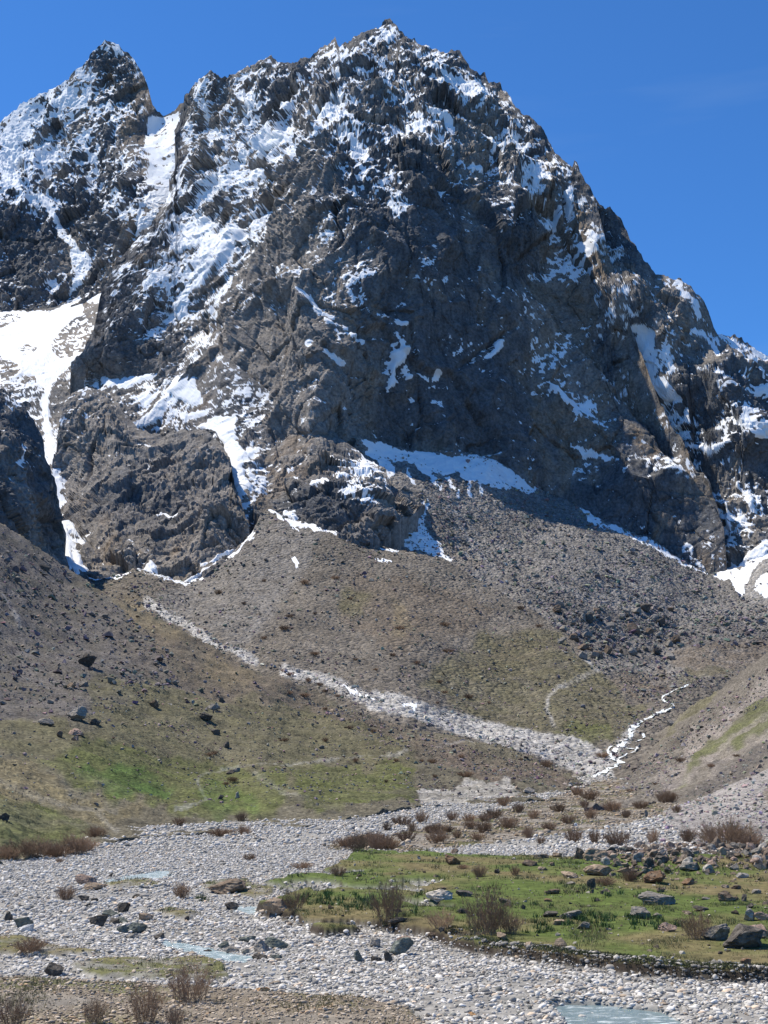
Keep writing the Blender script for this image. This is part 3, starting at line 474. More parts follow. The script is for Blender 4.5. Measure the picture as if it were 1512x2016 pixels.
SURF["hillside_left"] = surface("hillside",
    [(-60,1000),(0,1033),(40,1056),(70,1076),(110,1105),(140,1127),(170,1145),(200,1165),(250,1192),(300,1218),(350,1246),(400,1272),(440,1293),(480,1312),(520,1327),(560,1340),(600,1356),(640,1372),(700,1394),(760,1415),(800,1432),(860,1450),(930,1462),(1010,1480),(1080,1507),(1110,1524),(1140,1545),(1160,1562)],
    [(-60,1710),(0,1705),(90,1690),(200,1665),(330,1650),(450,1642),(600,1632),(830,1592),(950,1586),(1040,1580),(1110,1578),(1160,1572)],
    [(-60,1000,520),(0,1033,520),(140,1127,520),(300,1218,475),(400,1272,455),(480,1312,440),(560,1340,430),(700,1394,415),(800,1432,405),(930,1462,398),(1010,1480,392),(1080,1507,375),(1160,1562,300),
     (-60,1710,86),(0,1705,90),(90,1690,96),(200,1665,112),(330,1650,122),(450,1642,130),(600,1632,140),(830,1608,172),(950,1596,195),(1040,1585,218),(1110,1580,245),
     (0,1640,105),(90,1640,118),(0,1550,150),(200,1600,150),(0,1400,260),(330,1600,165),(450,1590,190),(300,1500,240),(300,1400,320),(500,1500,270),(700,1480,330),(700,1560,230),(150,1300,370),(0,1200,400),(850,1530,270),(950,1530,285),(600,1420,380),(150,1450,240),(1020,1530,290)],
    2.4, 2.4, soil_relief(1.5, 40, .6, 9, .45),
    zones(rgb(.114,.103,.074), [(EARTH,.8,[('f',[(180,1150),(420,1280),(560,1340),(700,1400),(800,1440),(950,1480),(900,1500),(700,1440),(520,1400),(400,1380),(240,1200)]),('f',[(600,1370),(700,1400),(800,1430),(860,1450),(760,1460),(640,1420)])]),(STRAW,.5,[('f',[(220,1180),(320,1220),(380,1270),(330,1260),(260,1220)]),('f',[(400,1290),(500,1330),(470,1360),(400,1330)])]),
        (rgb(.12,.110,.104),.95,[('f',[(-60,990),(140,1125),(260,1220),(330,1300),(330,1360),(210,1400),(140,1430),(-60,1430)])]),(rgb(.115,.10,.085),.8,[('f',[(200,1200),(320,1290),(440,1390),(460,1440),(380,1400),(250,1290)])]),
        (OLIVE,.9,[('f',[(170,1350),(300,1330),(420,1370),(560,1380),(700,1430),(820,1470),(830,1560),(500,1610),(330,1600),(180,1480)]),('f',[(-60,1430),(120,1430),(200,1480),(180,1560),(0,1500),(-60,1480)])]),
        (rgb(.16,.135,.075),.8,[('f',[(-60,1500),(60,1520),(140,1570),(300,1600),(180,1620),(60,1590),(-60,1560)])]),
        (GREEN,.95,[('f',[(60,1500),(190,1465),(300,1490),(420,1500),(560,1520),(560,1600),(420,1625),(330,1600),(160,1560)]),('f',[(-60,1560),(40,1580),(180,1630),(120,1670),(-60,1680)]),('f',[(560,1500),(820,1510),(820,1580),(600,1600)])]),
        (rgb(.070,.118,.030),.95,[('f',[(135,1524),(180,1500),(260,1508),(300,1530),(345,1550),(300,1572),(230,1568),(170,1550)]),('f',[(145,1522),(210,1512),(230,1535),(270,1550),(330,1552),(310,1562),(240,1560),(180,1545)])]),(LUSH,.4,[('f',[(380,1570),(420,1540),(500,1560),(520,1600),(430,1620),(400,1600)])]),
        (GREYSTONE,.18,[(5,[(-20,1535),(60,1565),(130,1590),(230,1598)]),(6,[(500,1525),(560,1570),(600,1580)]),(6,[(190,1600),(230,1640)])]),
        (rgb(.33,.315,.29),.95,[('F',[(820,1556),(850,1545),(890,1548),(920,1535),(960,1545),(1000,1532),(1030,1560),(1000,1570),(940,1580),(860,1590),(830,1580)]),]),(GREYSTONE,.4,[(2,[(345,1602),(385,1595),(408,1580),(400,1565)]),(1.6,[(400,1565),(385,1545),(400,1520),(470,1508),(560,1500),(700,1490),(800,1480)]),(2.5,[(860,1472),(940,1458)]),(4,[(950,1450),(1010,1475),(1080,1500)]),(4,[(5,1165),(20,1200),(40,1240)])]),(rgb(.06,.05,.04),.9,[(1.8,[(830,1550),(860,1545),(890,1547),(905,1538),(925,1532),(960,1543),(985,1538),(1000,1530),(1025,1552)]),(1.5,[(320,1600),(350,1593),(385,1578),(398,1570)])]),
        (rgb(.14,.11,.09),.7,[('f',[(850,1490),(1000,1485),(1100,1530),(1120,1560),(1040,1540),(900,1530)])])], [], var=.3),
    M_HILL, foot=True, skirt=(1.0, 3.0), back=(4, 5, 1.0), rag=1.5)
SURF["hillside_right"] = surface("hillside",
    [(1150,1575),(1180,1540),(1205,1525),(1240,1505),(1285,1465),(1330,1422),(1360,1400),(1395,1378),(1440,1340),(1480,1312),(1512,1288),(1570,1245)],
    [(1150,1600),(1260,1590),(1300,1580),(1400,1600),(1570,1640)],
    [(1150,1575,330),(1205,1525,400),(1240,1505,415),(1330,1422,435),(1440,1340,440),(1512,1288,440),(1570,1245,440),(1150,1600,280),(1260,1590,275),(1300,1580,270),(1400,1600,235),(1570,1640,190),(1300,1510,370),(1400,1450,380),(1500,1380,385),(1330,1555,300),(1430,1530,290),(1512,1480,300),(1570,1450,310),(1512,1550,225)],
    2.4, 2.4, soil_relief(1.2, 40, .5, 8, .5),
    zones(rgb(.152,.136,.115), [(PINK,.9,[('f',[(1290,1540),(1380,1450),(1512,1330),(1570,1280),(1570,1340),(1512,1370),(1400,1450),(1320,1560)])]),(OLIVE,.8,[('f',[(1370,1380),(1400,1350),(1420,1350),(1400,1390),(1340,1440),(1290,1470)])]),
        (GREEN,.8,[('f',[(1310,1560),(1400,1460),(1512,1370),(1570,1330),(1570,1430),(1512,1450),(1400,1500)])]),(PINK,.6,[(5,[(1350,1540),(1430,1470),(1530,1400)]),(5,[(1400,1530),(1520,1440)])]),(DARKSTONE,.7,[('f',[(1340,1570),(1400,1530),(1512,1460),(1570,1440),(1570,1500),(1512,1510),(1400,1560)])])], var=.3),
    M_HILL, foot=True, skirt=(1.0, 3.0), back=(4, 5, 1.0), rag=1.5)
surface("gravel_fan",
    [(880,1672),(950,1664),(1000,1656),(1050,1648),(1100,1642),(1150,1634),(1200,1622),(1250,1610),(1290,1602),(1340,1588),(1380,1572),(1420,1555),(1460,1538),(1512,1518),(1570,1495)],
    [(880,1700),(1050,1695),(1150,1695),(1300,1700),(1512,1712),(1570,1715)],
    [(880,1672,118),(950,1664,128),(1050,1648,148),(1150,1634,168),(1250,1610,185),(1290,1602,190),(1380,1572,200),(1460,1538,205),(1512,1518,208),(1570,1495,212),(880,1700,98),(1050,1695,100),(1150,1695,100),(1300,1700,99),(1512,1712,97),(1570,1715,97),(1300,1650,130),(1450,1620,150),(1570,1600,160),(1400,1680,112)],
    2.4, 2.0, soil_relief(.5, 20, .15, 4, .12),
    zones(rgb(.21,.195,.18), [(rgb(.28,.26,.245),.8,[('f',[(1290,1600),(1512,1510),(1570,1500),(1570,1600),(1440,1640),(1300,1640)]),('f',[(900,1665),(1100,1640),(1300,1605),(1300,1630),(1100,1660),(950,1680)])]),(EARTH,.8,[('f',[(1100,1668),(1300,1672),(1512,1660),(1570,1660),(1570,1730),(1100,1720)])])], var=.3),
    M_HILL, foot=True, skirt=(1.0, 3.0), back=(3, 3, 1.0), rag=.8)
# ------------------------------------------------------------------ valley floor
MEADOW = ('f',[(700,1668),(760,1672),(900,1678),(1000,1680),(2100,1680),(2100,1906),(1420,1907),(1340,1903),(1250,1893),(1180,1884),(1100,1876),(1000,1862),(930,1852),(880,1838),(840,1822),(790,1818),(730,1812),(640,1826),(610,1815),(640,1806),(590,1806),(575,1795),(520,1785),(505,1772),(530,1768),(560,1758),(600,1745),(560,1738),(515,1728),(560,1722),(620,1712),(660,1700),(680,1688)])
BARS = [('f',[(550,1732),(600,1728),(640,1730),(690,1738),(760,1737),(830,1742),(830,1748),(750,1748),(680,1745),(620,1750)]),('f',[(600,1712),(680,1706),(720,1712),(650,1718)]),('f',[(620,1812),(700,1805),(760,1812),(790,1817),(730,1815),(680,1814)]),(4,[(790,1765),(850,1775),(890,1780)]),(3,[(880,1830),(950,1834)]),('f',[(760,1732),(830,1725),(880,1728),(840,1738)])]
ISLES = [('f',[(205,1742),(250,1736),(300,1737),(330,1748),(290,1752),(220,1752)]),('f',[(395,1750),(410,1738),(440,1735),(490,1735),(495,1745),(540,1750),(535,1765),(500,1770),(440,1760)]),('f',[(300,1795),(340,1790),(400,1800),(350,1808)]),('f',[(140,1900),(200,1892),(300,1893),(400,1888),(440,1900),(450,1930),(400,1935),(300,1932),(200,1925)]),('f',[(-200,1845),(40,1850),(110,1872),(200,1880),(100,1885),(-200,1880)])]
SHORE = ('f',[(-600,1955),(60,1950),(200,1957),(330,1962),(420,1972),(520,1978),(640,1984),(720,1990),(800,2008),(840,2040),(840,2160),(-600,2160)])
SHRUBLAND = ('f',[(640,1672),(720,1640),(830,1630),(900,1612),(960,1590),(1030,1572),(1120,1560),(1200,1550),(1330,1550),(1330,1600),(1200,1630),(1000,1655),(900,1668),(760,1678)])
WATERS = [('f',[(1085,1977),(1120,1972),(1180,1972),(1240,1978),(1300,1988),(1340,2005),(1350,2060),(1140,2060),(1110,2000)]),('f',[(322,1853),(350,1855),(400,1862),(450,1876),(500,1884),(480,1892),(420,1887),(380,1872),(330,1862)]),('f',[(240,1729),(270,1723),(310,1716),(345,1717),(325,1722),(305,1731),(270,1732)]),(2.5,[(212,1738),(238,1735)]),(3,[(466,1788),(500,1791)]),('f',[(940,1965),(1010,1966),(1085,1974),(1020,1972)])]
def flat(u, v, z=0.0):
    r = ray(u, v); return (z - EYE) / np.minimum(r[..., 2], -1e-4)
MZ = 0.42
def unproj(poly, z):
    p = np.array(poly, float); d = flat(p[:, 0], p[:, 1], z); P = at(p[:, 0], p[:, 1], d); return [tuple(q[:2]) for q in P]
def floor_masks(x, y):
    """masks and height of the valley floor at ground points"""
    P = np.stack([x, y, np.zeros_like(x)], -1)
    um, vm = project(np.stack([x, y, np.full_like(x, MZ)], -1)); u0, v0 = project(P)
    ju, jv = um + 6 * gn(np.stack([x / 3, y / 3, x * 0], 1)) + 3 * gn(np.stack([x / .8, y / .8, x * 0 + 4], 1)), vm + 2.5 * gn(np.stack([x / 3, y / 3, x * 0 + 7], 1)) + 1.5 * gn(np.stack([x / .8, y / .8, x * 0 + 14], 1))
    md = inpoly(ju, jv, MEADOW[1])
    for b in BARS: md &= ~(inpoly(ju, jv, b[1]) if b[0] == 'f' else (linedist(ju, jv, b[1]) < b[0]))
    k0 = ju - um + u0, jv - vm + v0
    isl = np.zeros(len(x), bool)
    for b in ISLES: isl |= inpoly(k0[0], k0[1], b[1])
    sh = inpoly(k0[0], k0[1], SHORE[1]); sb = inpoly(u0 + 3 * (k0[0] - u0), k0[1], SHRUBLAND[1]) & ~inpoly(k0[0], k0[1], [(690,1640),(830,1600),(950,1580),(1050,1566),(1110,1556),(1150,1538),(1215,1524),(1200,1545),(1150,1562),(1080,1580),(980,1598),(860,1622),(760,1648)])
    wt = np.zeros(len(x), bool)
    for b in WATERS: wt |= inpoly(k0[0], k0[1], b[1]) if b[0] == 'f' else (linedist(k0[0], k0[1], b[1]) < b[0])
    return md, isl, sh, sb, wt, u0, v0
def base_height(x, y):
    d = np.hypot(x, y)
    return np.maximum(d - 180, 0) * .0107
us = np.concatenate([np.arange(-520, -70, 6.0), np.arange(-70, 1585, 2.2), np.arange(1585, 2040, 6.0)]); ds = [20.0]
while ds[-1] < 430: ds.append(ds[-1] + max(.06, ds[-1] ** 2 * 2.4 / (EYE * PX_F) * (0.42 if ds[-1] < 64 else 0.8)))
ds = np.array(ds); U, Dd = np.meshgrid(us, ds); r = ray(U, np.full_like(U, 1700.0)); X = r[..., 0] * Dd; Y = r[..., 1] * Dd
fs = X.shape; fx, fy = X.ravel(), Y.ravel()
md, isl, sh, sb, wt, fu, fv = floor_masks(fx, fy)
g = lambda m, n: grow(m.astype(float), fs, n)
p2 = np.stack([fx, fy, fx * 0], 1)
fz = base_height(fx, fy) + MZ * g(md, 2) + .18 * g(isl, 3) + .35 * g(sh, 5) - .22 * g(wt, 4) + .10 * fbm(p2 / 9, 3) + .035 * fbm(p2 / 1.6, 3) + .10 * g(md, 4) * fbm(p2 / 3.0 + 5, 3)
n1 = fbm(p2 / 5, 4); n2 = fbm(p2 / 1.2 + 9, 3); n3 = fbm(p2 / 22 + 3, 3)
gravel = rgb(.29, .278, .255) * (1 + .25 * n2 + .15 * n1)[:, None]
grass = mix(rgb(.085, .115, .028), rgb(.155, .128, .062), sstep(-.35, .45, n1 * .6 + n3 * .6)[:, None]) * (1 + .25 * n2)[:, None]
earth = mix(rgb(.15, .115, .075), rgb(.10, .10, .045), sstep(0, .6, n1)[:, None]) * (1 + .3 * n2)[:, None]
fc = gravel
fc = mix(fc, rgb(.165, .15, .115) * (1 + .3 * n2)[:, None], sstep(.25, .6, n3 + .3 * n1)[:, None] * .35)
fc = mix(fc, earth, sb[:, None] * np.clip(.8 + n1, .3, 1)[:, None])
fc = mix(fc, grass, g(md, 1)[:, None]); fc = mix(fc, mix(grass, earth, .45), g(isl, 1)[:, None] * np.clip(.75 + n2, .2, 1)[:, None])
fc = mix(fc, earth * 1.15, g(sh, 1)[:, None] * np.clip(.72 + .5 * n1, .3, .95)[:, None])
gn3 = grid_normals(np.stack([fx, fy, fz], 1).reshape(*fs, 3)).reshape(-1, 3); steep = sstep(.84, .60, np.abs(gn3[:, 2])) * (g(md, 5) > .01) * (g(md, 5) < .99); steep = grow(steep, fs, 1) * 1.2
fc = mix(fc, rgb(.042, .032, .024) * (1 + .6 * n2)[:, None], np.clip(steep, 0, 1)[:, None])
fc = mix(fc, rgb(.12, .15, .15), g(wt, 2)[:, None] * .8)
WT0 = wt
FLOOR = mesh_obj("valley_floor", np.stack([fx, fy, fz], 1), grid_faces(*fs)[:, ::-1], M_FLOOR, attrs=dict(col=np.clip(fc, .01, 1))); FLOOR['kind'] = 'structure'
FZ = fz.reshape(fs)
def bil(A, fi, fj):
    i = np.clip(fi.astype(int), 0, A.shape[0] - 2); j = np.clip(fj.astype(int), 0, A.shape[1] - 2); a = np.clip(fi - i, 0, 1); b = np.clip(fj - j, 0, 1)
    if A.ndim == 3: a = a[:, None]; b = b[:, None]
    return A[i, j] * (1 - a) * (1 - b) + A[i + 1, j] * a * (1 - b) + A[i, j + 1] * (1 - a) * b + A[i + 1, j + 1] * a * b
def floor_z(x, y):
    x = np.atleast_1d(np.asarray(x, float)); y = np.atleast_1d(np.asarray(y, float))
    d = np.hypot(x, y); fi = np.interp(d, ds, np.arange(len(ds)))
    rx = r[0, :, 0]; fj = np.interp(x / d, rx, np.arange(len(us)))
    return bil(FZ, fi, fj)
def floor_point(u, v):
    """the ground point of the valley floor seen at a pixel"""
    u = np.atleast_1d(np.asarray(u, float)); v = np.atleast_1d(np.asarray(v, float)); z = np.zeros(len(u)); 
    for _ in range(12):
        rr = ray(u, v); t = np.clip((z - EYE) / np.minimum(rr[:, 2], -.004), 5, 425); P = CAM + rr * t[:, None]; z = .5 * z + .5 * floor_z(P[:, 0], P[:, 1])
    P[:, 2] = floor_z(P[:, 0], P[:, 1]); return P
# wide ground beneath everything, out to the horizon
a = np.linspace(0, 2 * math.pi, 97)[:-1]; rr_ = np.array([0.0, 30, 200, 600, 2000, 9000])
gx = np.outer(rr_, np.cos(a)); gy = np.outer(rr_, np.sin(a)); gz = np.full_like(gx, -1.2)
gv = np.stack([gx, gy, gz], -1); gv = np.concatenate([gv, gv[:, :1]], 1)
GB = mesh_obj("ground", gv.reshape(-1, 3), grid_faces(6, 97), M_FLOOR, attrs=dict(col=np.repeat(rgb(.12, .11, .075), 6 * 97, 0))); GB['kind'] = 'structure'
# ------------------------------------------------------------------ casting rays onto the finished land
bpy.context.view_layer.update(); DG = bpy.context.evaluated_depsgraph_get()
def cast(u, v):
    d = ray(u, v); d = d / np.linalg.norm(d)
    ok, loc, nor, *_ = scn.ray_cast(DG, CAM.tolist(), d.tolist())
    return (np.array(loc), np.array(nor)) if ok else (None, None)
def tag(o, label=None, cat=None, group=None, kind=None):
    for k, x in (("label", label), ("category", cat), ("group", group), ("kind", kind)):
        if x: o[k] = x
    return o

# ------------------------------------------------------------------ stones laid in great numbers
import bmesh
def hull_proto(seed, n=11, flat_=.7):
    rg = np.random.default_rng(seed); pts = rg.normal(size=(n, 3)); pts /= np.linalg.norm(pts, axis=1, keepdims=True); pts *= rg.uniform(.75, 1.1, (n, 1)); pts *= [1, .8, flat_]
    bm = bmesh.new()
    for p in pts: bm.verts.new(p * .5)
    r = bmesh.ops.convex_hull(bm, input=bm.verts[:]); bmesh.ops.delete(bm, geom=[x for x in r['geom_interior'] if isinstance(x, bmesh.types.BMVert)], context='VERTS')
    bmesh.ops.triangulate(bm, faces=bm.faces[:]); bm.verts.index_update()
    V = np.array([x.co[:] for x in bm.verts]); F = np.array([[w.index for w in f.verts] for f in bm.faces]); bm.free(); return V, F
def ico_proto(seed, sub, amp=.16, flat_=.55):
    bm = bmesh.new(); bmesh.ops.create_icosphere(bm, subdivisions=sub, radius=.5); bm.verts.index_update()
    V = np.array([x.co[:] for x in bm.verts]); F = np.array([[w.index for w in f.verts] for f in bm.faces]); bm.free()
    rg = np.random.default_rng(seed); o = rg.uniform(0, 90, 3)
    V = V * (1 + amp * gn(V * 2.6 + o) + amp * .6 * gn(V * 5 + o))[:, None]
    for k in range(4):
        n = rg.normal(size=3); n /= np.linalg.norm(n); h = rg.uniform(.30, .42); e = np.maximum(V @ n - h, 0); V = V - .8 * e[:, None] * n
    return V * [1, rg.uniform(.65, .9), flat_ * rg.uniform(.8, 1.1)], F
def rotz(a):
    c, s = np.cos(a), np.sin(a); R = np.zeros((len(a), 3, 3)); R[:, 0, 0] = c; R[:, 0, 1] = -s; R[:, 1, 0] = s; R[:, 1, 1] = c; R[:, 2, 2] = 1; return R
def rots(n, tilt):
    a = RNG.uniform(0, 6.283, n); b = RNG.normal(0, tilt, n); R = rotz(a); c, s = np.cos(b), np.sin(b)
    X = np.zeros((n, 3, 3)); X[:, 0, 0] = 1; X[:, 1, 1] = c; X[:, 1, 2] = -s; X[:, 2, 1] = s; X[:, 2, 2] = c; return R @ X @ rotz(RNG.uniform(0, 6.283, n))
def scatter(name, protos, P, size, colr, mat, tilt=.25, smooth=True, kind='stuff', stretch=.25):
    n = len(P); pick = RNG.integers(0, len(protos), n); Vs, Fs, Cs = [], [], []; off = 0
    for k, (pv, pf) in enumerate(protos):
        m = np.nonzero(pick == k)[0]
        if not len(m): continue
        R = rots(len(m), tilt); sc = size[m][:, None] * (1 + stretch * RNG.normal(size=(len(m), 3)).clip(-1.6, 1.6))
        V = np.einsum('nij,nvj->nvi', R, pv[None] * sc[:, None, :]) + P[m][:, None]
        Vs.append(V.reshape(-1, 3)); Fs.append((pf[None] + off + (np.arange(len(m)) * len(pv))[:, None, None]).reshape(-1, 3)); off += len(m) * len(pv)
        Cs.append(np.repeat(colr[m], len(pv), 0))
    o = mesh_obj(name, np.concatenate(Vs), np.concatenate(Fs), mat, smooth=smooth, attrs=dict(col=np.clip(np.concatenate(Cs), .01, 1))); o['kind'] = kind
    return o
M_STONE = terrain_mat("loose stone", fine=9.0, bump=0.5, dist=0.02, var=0.28, rough=.9)
M_BOULDER = terrain_mat("weathered boulder", fine=4.5, bump=1.0, dist=0.14, var=0.6, rough=.92)
M_FARSTONE = terrain_mat("talus stone", fine=1.2, bump=0.5, dist=0.15, var=0.3, rough=.95)
HULLS = [hull_proto(k, 10 + k % 4, .6 + .05 * (k % 4)) for k in range(10)]
ICO1 = [ico_proto(k, 2, .13) for k in range(10)]; ICO0 = [ico_proto(40 + k, 1, .12) for k in range(6)]
PIX = lambda P: np.linalg.norm(P - CAM, axis=1) / PX_F        # metres per photograph pixel at a place
def on_surface(s, n, dens):
    g = s.grid; i = RNG.uniform(0, g.shape[0] - 1.01, n); j = RNG.uniform(0, g.shape[1] - 1.01, n); P = bil(g, i, j); u, v = project(P)
    keep = RNG.uniform(0, 1, n) < dens(u, v, P); return P[keep], u[keep], v[keep]
def far_stones(sname, n, dens, px, colour, big=1.0, name="scree_stones"):
    P, u, v = on_surface(SURF[sname] if isinstance(sname, str) else sname, n, dens)
    k = px[0] * (1 - RNG.uniform(0, .985, len(P))) ** -.42; k = np.minimum(k, px[1]); sz = k * PIX(P)
    P = P + np.array([0, 0, 1.0]) * (sz * .2)[:, None]
    c = colour(u, v, P) * RNG.uniform(.65, 1.5, len(P))[:, None] * (1 + .10 * RNG.normal(size=(len(P), 3)))
    return scatter(name, HULLS, P, sz, c, M_FARSTONE, .35, False)
blob = lambda P, s, lo=-.2, hi=.35: sstep(lo, hi, fbm(P / F32(s), 3))
def d_talus(u, v, P):
    d = .45 + .5 * blob(P, 40); lower = sstep(1080, 1240, v) * sstep(950, 1100, u); d = d * (.65 + .6 * lower)
    d *= 1 - .95 * inpoly(u, v, [(1320, 1275), (1420, 1255), (1600, 1265), (1600, 1330), (1400, 1345), (1320, 1310)])
    d *= 1 - .9 * inpoly(u, v, [(700, 850), (830, 885), (1000, 915), (1060, 965), (960, 955), (840, 940), (760, 1080), (700, 1060)])
    d *= 1 - .93 * inpoly(u, v, [(1390, 1140), (1430, 1110), (1500, 1060), (1600, 1040), (1600, 1170), (1500, 1185), (1440, 1160)])
    return d
far_stones("talus_slope", 30000, d_talus, (3.0, 12), lambda u, v, P: np.repeat(rgb(.205, .193, .18), len(u), 0))
far_stones("talus_slope", 2600, lambda u, v, P: inpoly(u, v, [(1080, 1170), (1180, 1190), (1330, 1220), (1500, 1210), (1512, 1280), (1340, 1280), (1310, 1300), (1180, 1290), (1120, 1240)]).astype(float), (6, 18), lambda u, v, P: np.repeat(rgb(.16, .15, .14), len(u), 0))
far_stones("scree_fan", 15000, lambda u, v, P: .25 + .6 * blob(P, 35) * (1 - .6 * inpoly(u, v, [(820, 1350), (950, 1250), (1180, 1320), (1230, 1480), (1000, 1440)])), (2.8, 10), lambda u, v, P: np.repeat(rgb(.20, .182, .162), len(u), 0))
GULLY = [(300, 1180), (440, 1262), (520, 1305), (600, 1322), (740, 1362), (900, 1402), (960, 1430), (1120, 1470), (1195, 1500), (1195, 1545), (1120, 1530), (1030, 1478), (930, 1452), (800, 1418), (700, 1382), (560, 1330), (420, 1265)]
far_stones("scree_fan", 9000, lambda u, v, P: inpoly(u, v, GULLY).astype(float), (3.2, 12), lambda u, v, P: np.repeat(rgb(.37, .355, .335), len(u), 0))
SCR_L = [(-60, 1010), (0, 1045), (140, 1130), (240, 1200), (340, 1290), (350, 1345), (240, 1400), (160, 1415), (60, 1400), (-60, 1430)]
HILLS = [s for k, s in SURF.items()]
_hl = SURF["hillside_left"]; _hr = SURF["hillside_right"]
far_stones(_hl, 16000, lambda u, v, P: 1.0 * inpoly(u, v, SCR_L) * (.45 + .55 * blob(P, 25)) + .5 * inpoly(u, v, [(250, 1230), (350, 1290), (450, 1390), (460, 1450), (380, 1400), (280, 1320)]) * blob(P, 12), (4.8, 22), lambda u, v, P: np.repeat(rgb(.155, .142, .135), len(u), 0))
far_stones(_hl, 20000, lambda u, v, P: .22 * (v < 1590) + .6 * blob(P, 18, .1, .5) * (v < 1560) + .8 * inpoly(u, v, [(600, 1370), (860, 1450), (1100, 1530), (1040, 1545), (800, 1480), (640, 1420)]), (2.8, 11), lambda u, v, P: np.repeat(rgb(.22, .19, .165), len(u), 0))
far_stones(_hl, 2500, lambda u, v, P: (linedist(u, v, [(-20, 1535), (60, 1565), (130, 1590), (230, 1598)]) < 10) * .9 + (linedist(u, v, [(500, 1525), (560, 1570), (600, 1580)]) < 9) * .6 + (linedist(u, v, [(190, 1600), (230, 1640)]) < 9) * .6 + .05, (1.8, 8), lambda u, v, P: np.repeat(rgb(.30, .28, .26), len(u), 0))
far_stones(_hr, 9000, lambda u, v, P: .9 * inpoly(u, v, [(1200, 1560), (1290, 1480), (1400, 1390), (1600, 1250), (1600, 1330), (1400, 1450), (1300, 1570)]) + .9 * inpoly(u, v, [(1340, 1570), (1512, 1455), (1600, 1440), (1600, 1510), (1400, 1570)]), (3.0, 12), lambda u, v, P: np.repeat(rgb(.25, .225, .205), len(u), 0))
far_stones("gravel_fan", 12000, lambda u, v, P: .35 + .6 * blob(P, 9), (3.2, 14), lambda u, v, P: np.repeat(rgb(.32, .29, .265), len(u), 0), name="gravel_stones")

# ------------------------------------------------------------------ river bed cobbles
def ground_pts(n, d0, d1, power=1.0):
    d = (RNG.uniform(0, 1, n) * (d1 ** 2 - d0 ** 2) + d0 ** 2) ** .5
    k = RNG.uniform(-.36, .36, n); x = k * d; y = np.sqrt(np.maximum(d * d - x * x, 1)); return x, y
def cobble_colour(n):
    c = np.repeat(rgb(.55, .52, .47), n, 0) * RNG.uniform(.42, 1.35, n)[:, None]
    t = RNG.uniform(0, 1, n); c = np.where((t < .06)[:, None], c * rgb(.55, .57, .56), c); c = np.where((t > .95)[:, None], c * rgb(1.05, .88, .72), c); return c
BIG = []
def cobbles(n, d0, d1, med, sig, protos, keep_big=0):
    x, y = ground_pts(n, d0, d1); md, isl, sh, sb, wt, u, v = floor_masks(x, y); far = np.hypot(x, y)
    w = np.where(md, .0, np.where(isl, .30, np.where(sh, .95, np.where(sb, .40, np.where(wt, .05, 1.0)))))
    w = w * (v > 1525) * (.35 + .65 * sstep(-.45, -.1, fbm(np.stack([x, y, x * 0], 1) / F32(5), 3)))
    k = RNG.uniform(0, 1, n) < w; x, y = x[k], y[k]; sz = med * np.exp(sig * RNG.normal(size=len(x))).clip(.45, 3.2); z = floor_z(x, y)
    sz = np.where(sh[k] | isl[k], sz * .7, sz)
    P = np.stack([x, y, z + sz * .13], 1); c = cobble_colour(len(x)); c = np.where((sh | isl | sb)[k][:, None], c * rgb(.80, .70, .59), c)
    if keep_big:
        o = np.argsort(-sz)[:keep_big]; BIG.extend(zip(P[o], sz[o], c[o])); m = np.ones(len(sz), bool); m[o] = False; P, sz, c = P[m], sz[m], c[m]
    return scatter("river_cobbles", protos, P, sz, c, M_STONE, .3)
cobbles(96000, 31, 62, .085, .52, ICO1, 170)
cobbles(115000, 60, 115, .115, .48, ICO0 + ICO1[:2])
cobbles(84000, 112, 260, .26, .40, ICO0)
cobbles(30000, 250, 428, .5, .40, ICO0)
# pebbles and flowers-sized pale stones in the grass
x, y = ground_pts(9000, 36, 110); md, isl, sh, sb, wt, u, v = floor_masks(x, y); k = (md & (RNG.uniform(0, 1, len(x)) < .10 + .5 * blob(np.stack([x, y, x * 0], 1), 3.5, .1, .6))); x, y = x[k], y[k]
sz = .10 * np.exp(.45 * RNG.normal(size=len(x))); scatter("pale_pebbles", HULLS, np.stack([x, y, floor_z(x, y) + .03], 1), sz, np.repeat(rgb(.40, .36, .29), len(x), 0) * RNG.uniform(.5, 1.3, len(x))[:, None], M_STONE, .3, False)

x, y = ground_pts(1500, 38, 105); mdm = floor_masks(x, y)[0]; uu_, vv_ = project(np.stack([x, y, x * 0 + MZ], 1)); k = mdm & (RNG.uniform(0, 1, len(x)) < .25 + .75 * (uu_ > 1150)); x, y = x[k], y[k]
sz = .20 * np.exp(.45 * RNG.normal(size=len(x))); scatter("meadow_stones", HULLS, np.stack([x, y, floor_z(x, y) + sz * .12], 1), sz, np.repeat(rgb(.21, .165, .12), len(x), 0) * RNG.uniform(.4, 1.5, len(x))[:, None], M_BOULDER, .3, False)
uu_ = RNG.uniform(1190, 1540, 900); vv_ = 1664 + np.abs(RNG.normal(0, 22, 900)) + np.maximum(0, 1300 - uu_) * .1; Pj = floor_point(uu_, vv_)
sz = .30 * np.exp(.5 * RNG.normal(size=900)); scatter("fallen_stones", HULLS, Pj + np.array([0, 0, 1.0]) * (sz * .2)[:, None], sz, np.repeat(rgb(.25, .195, .15), 900, 0) * RNG.uniform(.35, 1.5, 900)[:, None], M_BOULDER, .4, False)
